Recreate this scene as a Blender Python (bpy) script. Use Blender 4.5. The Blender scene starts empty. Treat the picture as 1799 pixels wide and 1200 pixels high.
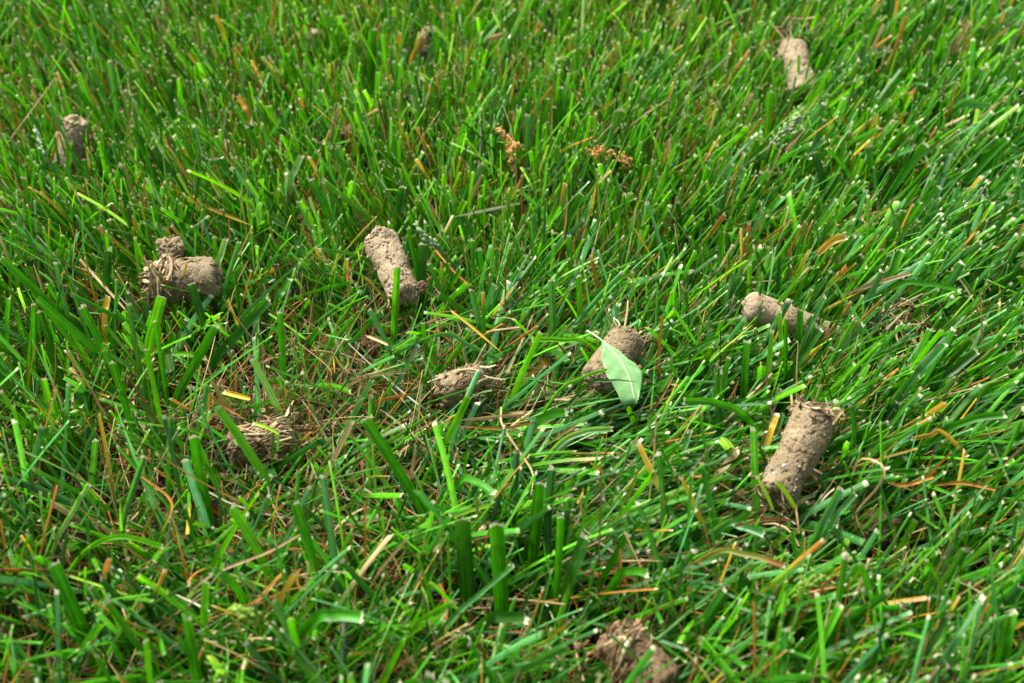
import bpy, math, random
import numpy as np

# ------------------------------------------------------------------ camera, sky, sun, exposure
scene = bpy.context.scene
COL = scene.collection
PITCH = math.radians(36.0)
FOCAL = 55.0
DIST = 0.62
CP, SP = math.cos(PITCH), math.sin(PITCH)
CAM = np.array([0.0, -DIST * CP, 0.03 + DIST * SP])

cam_data = bpy.data.cameras.new('camera')
cam = bpy.data.objects.new('camera', cam_data)
COL.objects.link(cam)
cam.location = CAM
cam.rotation_euler = (math.pi / 2 - PITCH, 0, 0)
cam_data.lens = FOCAL
cam_data.sensor_width = 36
cam_data.clip_start = 0.01
cam_data.clip_end = 300
cam_data.dof.use_dof = True
cam_data.dof.focus_distance = 0.612
cam_data.dof.aperture_fstop = 13.0
scene.camera = cam

SUN_EL, SUN_AZ = math.radians(56), math.radians(-48)     # azimuth from +Y (away), towards +X
world = bpy.data.worlds.new('World')
scene.world = world
world.use_nodes = True
wn = world.node_tree
sky = wn.nodes.new('ShaderNodeTexSky')
sky.sky_type = 'NISHITA'
sky.sun_disc = False
sky.sun_elevation = SUN_EL
sky.sun_rotation = SUN_AZ
sky.air_density = 1.0
sky.dust_density = 4.0
sky.ozone_density = 1.0
bg = wn.nodes['Background']
bg.inputs['Strength'].default_value = 0.066
thin_cloud = wn.nodes.new('ShaderNodeHueSaturation')      # a milky, thinly clouded sky
thin_cloud.inputs['Saturation'].default_value = 0.50
wn.links.new(sky.outputs[0], thin_cloud.inputs['Color'])
wn.links.new(thin_cloud.outputs[0], bg.inputs['Color'])

sun_data = bpy.data.lights.new('sun', 'SUN')
sun_data.energy = 2.8
sun_data.angle = math.radians(34)
sun_data.color = (1.0, 0.97, 0.92)
sun = bpy.data.objects.new('sun', sun_data)
COL.objects.link(sun)
sun.rotation_euler = (math.pi / 2 - SUN_EL, 0, -SUN_AZ + math.pi)

scene.view_settings.view_transform = 'Standard'
scene.view_settings.look = 'None'
scene.view_settings.gamma = 1.0
scene.view_settings.exposure = 1.82
scene.view_settings.use_curve_mapping = False
scene.render.engine = 'CYCLES'
scene.cycles.max_bounces = 3
scene.cycles.diffuse_bounces = 1
scene.cycles.glossy_bounces = 2
scene.cycles.transmission_bounces = 2

rng = np.random.default_rng(11)
rnd = random.Random(5)

# ------------------------------------------------------------------ geometry of the view (photo pixels -> places)
def ray(px, py):
    u = (px - 899.5) / 1799 * 36 / FOCAL
    v = -(py - 600) / 1799 * 36 / FOCAL
    return np.array([u, CP + v * SP, -SP + v * CP])

def at(px, py, z=0.0):
    d = ray(px, py)
    return CAM + d * ((z - CAM[2]) / d[2])

def at_y(px, py, y):
    d = ray(px, py)
    return CAM + d * ((y - CAM[1]) / d[1])

def depth(p):
    q = np.asarray(p) - CAM
    return q[..., 1] * CP - q[..., 2] * SP

def px_per_m(p):
    return FOCAL / 36 * 1799 / depth(p)

def project(p):
    q = np.asarray(p) - CAM
    dep = q[..., 1] * CP - q[..., 2] * SP
    up = q[..., 1] * SP + q[..., 2] * CP
    k = FOCAL / 36 * 1799
    return 899.5 + q[..., 0] / dep * k, 600 - up / dep * k, dep

# ------------------------------------------------------------------ noise
def _hash(ix, iy, iz, seed):
    n = (ix * 374761393 + iy * 668265263 + iz * 2147483647 + seed * 974634599) & 0xffffffff
    n = ((n ^ (n >> 13)) * 1274126177) & 0xffffffff
    n = n ^ (n >> 16)
    return (n & 0xffff) / 65535.0

def vnoise(p, seed=0):
    p = np.asarray(p, dtype=np.float64)
    i = np.floor(p).astype(np.int64)
    f = p - i
    f = f * f * (3 - 2 * f)
    r = 0.0
    for dx in (0, 1):
        for dy in (0, 1):
            for dz in (0, 1):
                w = (f[..., 0] if dx else 1 - f[..., 0]) * (f[..., 1] if dy else 1 - f[..., 1]) * (f[..., 2] if dz else 1 - f[..., 2])
                r = r + w * _hash(i[..., 0] + dx, i[..., 1] + dy, i[..., 2] + dz, seed)
    return r * 2 - 1

def fbm(p, seed=0, octaves=4, gain=0.5):
    r, a = 0.0, 1.0
    for o in range(octaves):
        r = r + a * vnoise(np.asarray(p) * 2.03 ** o, seed + o * 17)
        a *= gain
    return r

# ------------------------------------------------------------------ materials
def new_mat(name):
    m = bpy.data.materials.new(name)
    m.use_nodes = True
    nt = m.node_tree
    for n in list(nt.nodes):
        nt.nodes.remove(n)
    out = nt.nodes.new('ShaderNodeOutputMaterial')
    return m, nt, out

def ramp(nt, stops):
    r = nt.nodes.new('ShaderNodeValToRGB')
    e = r.color_ramp.elements
    e[0].position, e[0].color = stops[0][0], (*stops[0][1], 1)
    e[1].position, e[1].color = stops[-1][0], (*stops[-1][1], 1)
    for p, c in stops[1:-1]:
        k = e.new(p)
        k.color = (*c, 1)
    return r

def leafy(name, rough=0.36, spec=0.20, trans=0.30, stripe=True):
    """grass: colour from the blade's own pigment attribute, long fibres across its width, light shining through"""
    m, nt, out = new_mat(name)
    N, L = nt.nodes.new, nt.links.new
    at_ = N('ShaderNodeAttribute'); at_.attribute_name = 'pigment'
    uv = N('ShaderNodeAttribute'); uv.attribute_name = 'along'
    mp = N('ShaderNodeMapping'); mp.inputs['Scale'].default_value = (4.0, 0.8, 1.0)
    L(uv.outputs['Vector'], mp.inputs['Vector'])
    nz = N('ShaderNodeTexNoise'); nz.inputs['Scale'].default_value = 1.0; nz.inputs['Detail'].default_value = 3
    L(mp.outputs[0], nz.inputs['Vector'])
    tc = N('ShaderNodeTexCoord')
    nb = N('ShaderNodeTexNoise'); nb.inputs['Scale'].default_value = 260.0; nb.inputs['Detail'].default_value = 3
    L(tc.outputs['Object'], nb.inputs['Vector'])
    mr = N('ShaderNodeMapRange'); mr.inputs['From Min'].default_value = 0.3; mr.inputs['From Max'].default_value = 0.7
    mr.inputs['To Min'].default_value = 0.58; mr.inputs['To Max'].default_value = 1.42
    L(nz.outputs['Fac'], mr.inputs['Value'])
    mr2 = N('ShaderNodeMapRange'); mr2.inputs['From Min'].default_value = 0.3; mr2.inputs['From Max'].default_value = 0.7
    mr2.inputs['To Min'].default_value = 0.85; mr2.inputs['To Max'].default_value = 1.15
    L(nb.outputs['Fac'], mr2.inputs['Value'])
    mu = N('ShaderNodeMath'); mu.operation = 'MULTIPLY'
    L(mr.outputs[0], mu.inputs[0]); L(mr2.outputs[0], mu.inputs[1])
    vm = N('ShaderNodeVectorMath'); vm.operation = 'SCALE'
    # the midrib shows as a paler line, and the tissue yellows in places
    sx = N('ShaderNodeSeparateXYZ'); L(uv.outputs['Vector'], sx.inputs[0])
    ab = N('ShaderNodeMath'); ab.operation = 'ABSOLUTE'; L(sx.outputs['X'], ab.inputs[0])
    rib = N('ShaderNodeMapRange'); rib.inputs['From Min'].default_value = 0.05; rib.inputs['From Max'].default_value = 0.22
    rib.inputs['To Min'].default_value = 1.3; rib.inputs['To Max'].default_value = 1.0
    L(ab.outputs[0], rib.inputs['Value'])
    m3 = N('ShaderNodeMath'); m3.operation = 'MULTIPLY'; L(mu.outputs[0], m3.inputs[0]); L(rib.outputs[0], m3.inputs[1])
    mp2 = N('ShaderNodeMapping'); mp2.inputs['Scale'].default_value = (0.8, 2.2, 1.0); L(uv.outputs['Vector'], mp2.inputs['Vector'])
    ny = N('ShaderNodeTexNoise'); ny.inputs['Scale'].default_value = 1.0; ny.inputs['Detail'].default_value = 4; L(mp2.outputs[0], ny.inputs['Vector'])
    ry = N('ShaderNodeMapRange'); ry.inputs['From Min'].default_value = 0.55; ry.inputs['From Max'].default_value = 0.8
    ry.inputs['To Max'].default_value = 0.28; L(ny.outputs['Fac'], ry.inputs['Value'])
    fy = N('ShaderNodeMath'); fy.operation = 'MULTIPLY'; L(ry.outputs[0], fy.inputs[0]); L(at_.outputs['Alpha'], fy.inputs[1])
    my = N('ShaderNodeMix'); my.data_type = 'RGBA'; my.inputs['B'].default_value = (0.21, 0.27, 0.03, 1)
    L(fy.outputs[0], my.inputs['Factor']); L(at_.outputs['Color'], my.inputs['A'])
    L(my.outputs['Result'], vm.inputs[0]); L(m3.outputs[0], vm.inputs['Scale'])
    pr = N('ShaderNodeBsdfPrincipled')
    L(vm.outputs[0], pr.inputs['Base Color'])
    pr.inputs['Roughness'].default_value = rough
    pr.inputs['Specular IOR Level'].default_value = spec
    tr = N('ShaderNodeBsdfTranslucent')
    gm = N('ShaderNodeVectorMath'); gm.operation = 'MULTIPLY'
    tint = N('ShaderNodeMix'); tint.data_type = 'RGBA'          # living tissue passes yellow-green, dead tissue passes its own colour
    L(at_.outputs['Alpha'], tint.inputs['Factor'])
    tint.inputs['A'].default_value = (1.25, 1.18, 0.92, 1); tint.inputs['B'].default_value = (1.75, 1.90, 0.40, 1)
    L(tint.outputs['Result'], gm.inputs[1])
    L(vm.outputs[0], gm.inputs[0]); L(gm.outputs[0], tr.inputs['Color'])
    mx = N('ShaderNodeMixShader'); mx.inputs[0].default_value = trans
    L(pr.outputs[0], mx.inputs[1]); L(tr.outputs[0], mx.inputs[2])
    if stripe:
        bp = N('ShaderNodeBump'); bp.inputs['Strength'].default_value = 0.25; bp.inputs['Distance'].default_value = 0.0002
        L(nz.outputs['Fac'], bp.inputs['Height']); L(bp.outputs[0], pr.inputs['Normal'])
    L(mx.outputs[0], out.inputs['Surface'])
    return m

M_GRASS = leafy('living_grass')
M_DRY = leafy('dry_grass', rough=0.6, spec=0.25, trans=0.22)

def soil_material(name, light, mid, dark, scale=130.0):
    m, nt, out = new_mat(name)
    N, L = nt.nodes.new, nt.links.new
    tc = N('ShaderNodeTexCoord')
    n1 = N('ShaderNodeTexNoise'); n1.inputs['Scale'].default_value = scale; n1.inputs['Detail'].default_value = 8; n1.inputs['Roughness'].default_value = 0.68
    n2 = N('ShaderNodeTexNoise'); n2.inputs['Scale'].default_value = scale * 9; n2.inputs['Detail'].default_value = 5; n2.inputs['Roughness'].default_value = 0.7
    n3 = N('ShaderNodeTexNoise'); n3.inputs['Scale'].default_value = scale * 0.55; n3.inputs['Detail'].default_value = 2
    for n in (n1, n2, n3):
        L(tc.outputs['Object'], n.inputs['Vector'])
    r = ramp(nt, [(0.30, dark), (0.46, mid), (0.60, light), (0.78, tuple(min(1, c * 1.18) for c in light))])
    L(n1.outputs['Fac'], r.inputs['Fac'])
    mx = N('ShaderNodeMix'); mx.data_type = 'RGBA'; mx.blend_type = 'MULTIPLY'; mx.inputs['Factor'].default_value = 0.75
    r2 = ramp(nt, [(0.33, (0.22, 0.19, 0.17)), (0.46, (0.88, 0.87, 0.86)), (0.62, (1.12, 1.10, 1.08)), (0.75, (1.4, 1.38, 1.32))])
    L(n2.outputs['Fac'], r2.inputs['Fac'])
    L(r.outputs[0], mx.inputs['A']); L(r2.outputs[0], mx.inputs['B'])
    mg = N('ShaderNodeMix'); mg.data_type = 'RGBA'
    r3 = ramp(nt, [(0.52, (0, 0, 0)), (0.66, (0.55, 0.55, 0.55))])
    L(n3.outputs['Fac'], r3.inputs['Fac']); L(r3.outputs[0], mg.inputs['Factor'])
    L(mx.outputs['Result'], mg.inputs['A']); mg.inputs['B'].default_value = (light[0] * 0.86, light[1] * 0.92, light[2] * 1.05, 1)
    pr = N('ShaderNodeBsdfPrincipled'); pr.inputs['Roughness'].default_value = 0.92
    pr.inputs['Specular IOR Level'].default_value = 0.15
    L(mg.outputs['Result'], pr.inputs['Base Color'])
    ad = N('ShaderNodeMath'); ad.operation = 'ADD'
    L(n1.outputs['Fac'], ad.inputs[0]); L(n2.outputs['Fac'], ad.inputs[1])
    bp = N('ShaderNodeBump'); bp.inputs['Strength'].default_value = 0.8; bp.inputs['Distance'].default_value = 0.0009
    L(ad.outputs[0], bp.inputs['Height']); L(bp.outputs[0], pr.inputs['Normal'])
    L(pr.outputs[0], out.inputs['Surface'])
    return m

M_SOIL = soil_material('dry_clay_soil', (0.315, 0.250, 0.147), (0.25, 0.191, 0.105), (0.12, 0.088, 0.046))
M_SOIL_PALE = soil_material('pale_clay_soil', (0.42, 0.335, 0.213), (0.35, 0.271, 0.165), (0.185, 0.139, 0.081))
M_SOIL_DARK = soil_material('damp_crumbly_soil', (0.25, 0.172, 0.095), (0.175, 0.116, 0.062), (0.07, 0.045, 0.025), 170.0)

def ground_material():
    m, nt, out = new_mat('lawn_soil')
    N, L = nt.nodes.new, nt.links.new
    tc = N('ShaderNodeTexCoord')
    n1 = N('ShaderNodeTexNoise'); n1.inputs['Scale'].default_value = 90; n1.inputs['Detail'].default_value = 9; n1.inputs['Roughness'].default_value = 0.7
    L(tc.outputs['Object'], n1.inputs['Vector'])
    r = ramp(nt, [(0.3, (0.010, 0.006, 0.004)), (0.55, (0.026, 0.016, 0.009)), (0.75, (0.06, 0.036, 0.018))])
    L(n1.outputs['Fac'], r.inputs['Fac'])
    n2 = N('ShaderNodeTexNoise'); n2.inputs['Scale'].default_value = 14; n2.inputs['Detail'].default_value = 10
    L(tc.outputs['Object'], n2.inputs['Vector'])
    r2 = ramp(nt, [(0.35, (0.022, 0.055, 0.010)), (0.65, (0.055, 0.13, 0.022))])
    L(n2.outputs['Fac'], r2.inputs['Fac'])
    ln = N('ShaderNodeVectorMath'); ln.operation = 'LENGTH'
    L(tc.outputs['Object'], ln.inputs[0])
    mr = N('ShaderNodeMapRange'); mr.inputs['From Min'].default_value = 3.0; mr.inputs['From Max'].default_value = 3.5
    L(ln.outputs['Value'], mr.inputs['Value'])
    mx = N('ShaderNodeMix'); mx.data_type = 'RGBA'
    L(mr.outputs[0], mx.inputs['Factor']); L(r.outputs[0], mx.inputs['A']); L(r2.outputs[0], mx.inputs['B'])
    pr = N('ShaderNodeBsdfPrincipled'); pr.inputs['Roughness'].default_value = 0.95; pr.inputs['Specular IOR Level'].default_value = 0.05
    L(mx.outputs['Result'], pr.inputs['Base Color'])
    bp = N('ShaderNodeBump'); bp.inputs['Strength'].default_value = 0.6; bp.inputs['Distance'].default_value = 0.002
    L(n1.outputs['Fac'], bp.inputs['Height']); L(bp.outputs[0], pr.inputs['Normal'])
    L(pr.outputs[0], out.inputs['Surface'])
    return m

def plain(name, stops, scale=400.0, rough=0.6, trans=0.0, spec=0.3):
    """one pigment with grain and a shade of its own for each object"""
    m, nt, out = new_mat(name)
    N, L = nt.nodes.new, nt.links.new
    tc = N('ShaderNodeTexCoord'); oi = N('ShaderNodeObjectInfo')
    nz = N('ShaderNodeTexNoise'); nz.inputs['Scale'].default_value = scale; nz.inputs['Detail'].default_value = 4
    L(tc.outputs['Object'], nz.inputs['Vector'])
    ad = N('ShaderNodeMath'); ad.operation = 'MULTIPLY_ADD'; ad.inputs[1].default_value = 0.75; ad.inputs[2].default_value = -0.37
    L(oi.outputs['Random'], ad.inputs[0])
    a2 = N('ShaderNodeMath'); a2.operation = 'ADD'
    L(ad.outputs[0], a2.inputs[0]); L(nz.outputs['Fac'], a2.inputs[1])
    r = ramp(nt, stops); L(a2.outputs[0], r.inputs['Fac'])
    pr = N('ShaderNodeBsdfPrincipled'); pr.inputs['Roughness'].default_value = rough; pr.inputs['Specular IOR Level'].default_value = spec
    L(r.outputs[0], pr.inputs['Base Color'])
    if trans > 0:
        tr = N('ShaderNodeBsdfTranslucent'); L(r.outputs[0], tr.inputs['Color'])
        mx = N('ShaderNodeMixShader'); mx.inputs[0].default_value = trans
        L(pr.outputs[0], mx.inputs[1]); L(tr.outputs[0], mx.inputs[2]); L(mx.outputs[0], out.inputs['Surface'])
    else:
        L(pr.outputs[0], out.inputs['Surface'])
    return m

M_STRAW = plain('tan_straw', [(0.14, (0.07, 0.04, 0.018)), (0.30, (0.16, 0.09, 0.035)), (0.44, (0.30, 0.19, 0.08)), (0.60, (0.42, 0.30, 0.15)), (0.74, (0.34, 0.31, 0.12)), (0.86, (0.50, 0.42, 0.26))], 6, trans=0.15)
M_FLORET = plain('rusty_florets', [(0.25, (0.10, 0.035, 0.012)), (0.42, (0.36, 0.14, 0.03)), (0.6, (0.50, 0.22, 0.05)), (0.8, (0.58, 0.32, 0.10))], 900, 0.85)
M_SPIKELET = plain('green_spikelets', [(0.25, (0.09, 0.20, 0.05)), (0.5, (0.16, 0.29, 0.10)), (0.8, (0.30, 0.40, 0.19))], 600, 0.55, trans=0.25)
M_SPIKELET_Y = plain('lime_spikelets', [(0.25, (0.13, 0.26, 0.02)), (0.5, (0.24, 0.38, 0.035)), (0.8, (0.36, 0.46, 0.07))], 600, 0.55, trans=0.25)
M_PEBBLE = plain('grey_grit', [(0.25, (0.22, 0.22, 0.23)), (0.5, (0.38, 0.37, 0.36)), (0.8, (0.5, 0.48, 0.44))], 900, 0.6)
M_LEAF = plain('leaf_underside', [(0.2, (0.17, 0.38, 0.12)), (0.5, (0.21, 0.44, 0.155)), (0.8, (0.27, 0.50, 0.21))], 300, 0.5, trans=0.30)
M_RIB = plain('leaf_rib', [(0.2, (0.36, 0.52, 0.22)), (0.8, (0.48, 0.60, 0.30))], 300, 0.5, trans=0.2)

# ------------------------------------------------------------------ mesh helpers
def mesh_from(name, V, F, mat, smooth=True):
    """V (n,3), F (m,4) or (m,3) integer arrays"""
    V = np.ascontiguousarray(V, dtype=np.float32); F = np.ascontiguousarray(F, dtype=np.int32)
    me = bpy.data.meshes.new(name)
    k = F.shape[1]
    me.vertices.add(len(V)); me.vertices.foreach_set('co', V.ravel())
    me.loops.add(F.size); me.loops.foreach_set('vertex_index', F.ravel())
    me.polygons.add(len(F)); me.polygons.foreach_set('loop_start', np.arange(len(F), dtype=np.int32) * k)
    if smooth:
        me.polygons.foreach_set('use_smooth', np.ones(len(F), dtype=bool))
    me.update(calc_edges=True)
    me.validate()
    me.materials.append(mat)
    return me

def link(name, data, parent=None):
    o = bpy.data.objects.new(name, data)
    COL.objects.link(o)
    if parent is not None:
        o.parent = parent
    return o

def tag(o, label=None, category=None, group=None, kind=None):
    if label: o['label'] = label
    if category: o['category'] = category
    if group: o['group'] = group
    if kind: o['kind'] = kind
    return o

def norm(v):
    return v / np.maximum(np.linalg.norm(v, axis=-1, keepdims=True), 1e-12)

def blade_geometry(P, W, side, fold, tipcut, K, stations=None):
    """ribbons along P (N,S,3): half widths W (N,S), across-vectors side (N,S,3), fold = V depth ratio. -> V, F, u, t"""
    N, S, _ = P.shape
    T = np.gradient(P, axis=1)
    T = norm(T)
    side = norm(side - (side * T).sum(-1, keepdims=True) * T)
    nrm = np.cross(side, T)
    u = np.linspace(-1, 1, K)
    if stations is None: stations = np.linspace(0, 1, S)
    V = (P[:, :, None, :] + side[:, :, None, :] * (W[:, :, None] * u)[..., None]
         + nrm[:, :, None, :] * (W[:, :, None] * fold[:, None, None] * (np.abs(u) ** 1.3))[..., None])
    # ragged, slanting cut at the end
    V[:, -1] += T[:, -1][:, None, :] * tipcut[..., None]
    idx = np.arange(N * S * K).reshape(N, S, K)
    F = np.stack([idx[:, :-1, :-1], idx[:, :-1, 1:], idx[:, 1:, 1:], idx[:, 1:, :-1]], -1).reshape(-1, 4)
    uu = np.broadcast_to(u[None, None, :], (N, S, K))
    tt = np.broadcast_to(stations[None, :, None], (N, S, K))
    return V.reshape(-1, 3), F, uu.reshape(-1), tt.reshape(-1)

def put_attributes(me, pig, u, t, rid):
    a = me.attributes.new('pigment', 'FLOAT_COLOR', 'POINT')
    c = np.ones((len(pig), 4), dtype=np.float32); c[:, :3] = pig
    c[:, 3] = np.clip((c[:, 1] - c[:, 0]) / c[:, 1] * 2, 0, 1)
    a.data.foreach_set('color', c.ravel())
    b = me.attributes.new('along', 'FLOAT_VECTOR', 'POINT')
    w = np.stack([u, t, rid], -1).astype(np.float32)
    b.data.foreach_set('vector', w.ravel())

def bezier(ctrl, n, ts=None):
    """smooth curve through the control points (Catmull-Rom), n samples"""
    c = np.asarray(ctrl, dtype=float)
    c = np.concatenate([[2 * c[0] - c[1]], c, [2 * c[-1] - c[-2]]])
    m = len(c) - 3
    out = []
    for t in (np.linspace(0, m - 1e-6, n) if ts is None else np.asarray(ts) * (m - 1e-6)):
        i = int(t); f = t - i
        p0, p1, p2, p3 = c[i:i + 4]
        out.append(0.5 * ((2 * p1) + (-p0 + p2) * f + (2 * p0 - 5 * p1 + 4 * p2 - p3) * f * f + (-p0 + 3 * p1 - 3 * p2 + p3) * f ** 3))
    return np.array(out)

# plant colours (linear)
C_GREEN = np.array([0.032, 0.185, 0.005])
C_BRIGHT = np.array([0.092, 0.330, 0.008])
C_DARK = np.array([0.016, 0.088, 0.006])
C_TEAL = np.array([0.060, 0.210, 0.062])  # bluish sheen of the reflected sky, painted as blade colour
C_PALE = np.array([0.190, 0.370, 0.110])
C_YELLOW = np.array([0.46, 0.30, 0.03])
C_ORANGE = np.array([0.38, 0.165, 0.024])
C_TAN = np.array([0.46, 0.32, 0.155])
C_BROWN = np.array([0.22, 0.105, 0.035])
C_WHITE = np.array([0.62, 0.59, 0.41])
C_OLIVE = np.array([0.24, 0.25, 0.045])
C_SHEATH = np.array([0.22, 0.23, 0.09])

# ------------------------------------------------------------------ the ground
def lift(x, y):
    """the lawn's own slight swells"""
    p = np.stack([np.asarray(x) * 9.0, np.asarray(y) * 9.0, np.zeros_like(np.asarray(x, dtype=float))], -1)
    return 0.004 * vnoise(p, 3)

def build_ground():
    c = np.linspace(-1.0, 1.0, 201)
    far = np.array([1.3, 1.8, 2.6, 4, 7, 12, 25, 60, 140])
    ax = np.concatenate([-far[::-1], c, far])
    X, Y = np.meshgrid(ax, ax, indexing='ij')
    Z = lift(X, Y) + 0.0022 * fbm(np.stack([X * 90, Y * 90, X * 0], -1), 8, 3)
    hole = at(395, 725, 0.0)
    for hx, hy, rr in ((395, 728, 0.010), (1500, 960, 0.010), (1010, 800, 0.008), (600, 700, 0.007)):
        h = at(hx, hy, 0.0)
        Z -= 0.016 * np.exp(-(((X - h[0]) ** 2 + (Y - h[1]) ** 2) / rr ** 2) ** 2)
    n = len(ax)
    idx = np.arange(n * n).reshape(n, n)
    F = np.stack([idx[:-1, :-1], idx[1:, :-1], idx[1:, 1:], idx[:-1, 1:]], -1).reshape(-1, 4)
    me = mesh_from('ground', np.stack([X, Y, Z], -1).reshape(-1, 3), F, ground_material())
    tag(link('ground', me), 'dark brown soil under the lawn', 'ground', kind='structure')
build_ground()

# ------------------------------------------------------------------ what the grass has to leave in view
GW, GH = 450, 300
KEEP_DEPTH = np.full((GH, GW), -1.0)
KEEP_PROB = np.ones((GH, GW))
def reserve(points, radius, prob):
    pts = np.asarray(points)
    dense = []
    for a, b in zip(pts[:-1], pts[1:]):
        for s in np.linspace(0, 1, 24):
            dense.append(a + (b - a) * s)
    for q in dense:
        x, y, d = project(q)
        r = radius * px_per_m(q) / 4.0
        x, y = x / 4, y / 4
        x0, x1, y0, y1 = int(x - r), int(x + r + 1), int(y - r), int(y + r + 1)
        for j in range(max(0, y0), min(GH, y1 + 1)):
            for i in range(max(0, x0), min(GW, x1 + 1)):
                if (i + .5 - x) ** 2 + (j + .5 - y) ** 2 <= max(r, .7) ** 2:
                    if d + radius * .5 > KEEP_DEPTH[j, i] or prob < KEEP_PROB[j, i]:
                        KEEP_DEPTH[j, i] = d + radius * .5
                        KEEP_PROB[j, i] = min(prob, KEEP_PROB[j, i])

# ------------------------------------------------------------------ soil cores
STRAWS = {}
CORES = []
def straw_mesh(variant):
    if variant in STRAWS:
        return STRAWS[variant]
    r = np.random.default_rng(70 + variant)
    S, K = 6, 5
    s = np.linspace(0, 1, S)
    bend = r.uniform(-0.22, 0.22)
    cx = np.stack([s - 0.5, bend * s * (1 - s) * 2, r.uniform(-.15, .15) * s * (1 - s) * 2], -1)
    ang = np.linspace(0, 2 * math.pi, K, endpoint=False)
    rad = 0.055 * (1 - 0.45 * s)
    V = cx[:, None, :] + np.stack([np.zeros((S, K)), rad[:, None] * np.cos(ang), 0.45 * rad[:, None] * np.sin(ang)], -1)
    V[-1, :, 0] += r.uniform(-.05, .05, K); V[0, :, 0] += r.uniform(-.05, .05, K)
    idx = np.arange(S * K).reshape(S, K)
    j = np.roll(idx, -1, axis=1)
    F = np.stack([idx[:-1], j[:-1], j[1:], idx[1:]], -1).reshape(-1, 4)
    STRAWS[variant] = mesh_from('straw', V.reshape(-1, 3), F, M_STRAW)
    return STRAWS[variant]

def frame_matrix(origin, x, up):
    from mathutils import Matrix
    x = norm(np.asarray(x)); y = norm(np.cross(up, x)); z = np.cross(x, y)
    m = np.eye(4); m[:3, 0], m[:3, 1], m[:3, 2], m[:3, 3] = x, y, z, origin
    return Matrix(m.tolist())

def lump(V, seed, amp, freq):
    """push unit-ish points along their own direction by noise"""
    return V * (1 + amp * fbm(V * freq, seed, 4))[:, None]

def ico(sub):
    import bmesh
    bm = bmesh.new()
    bmesh.ops.create_icosphere(bm, subdivisions=sub, radius=1.0)
    V = np.array([v.co[:] for v in bm.verts]); F = np.array([[v.index for v in f.verts] for f in bm.faces])
    bm.free()
    return V, F
ICO1, ICO2, ICO4 = ico(1), ico(2), ico(5)

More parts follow.
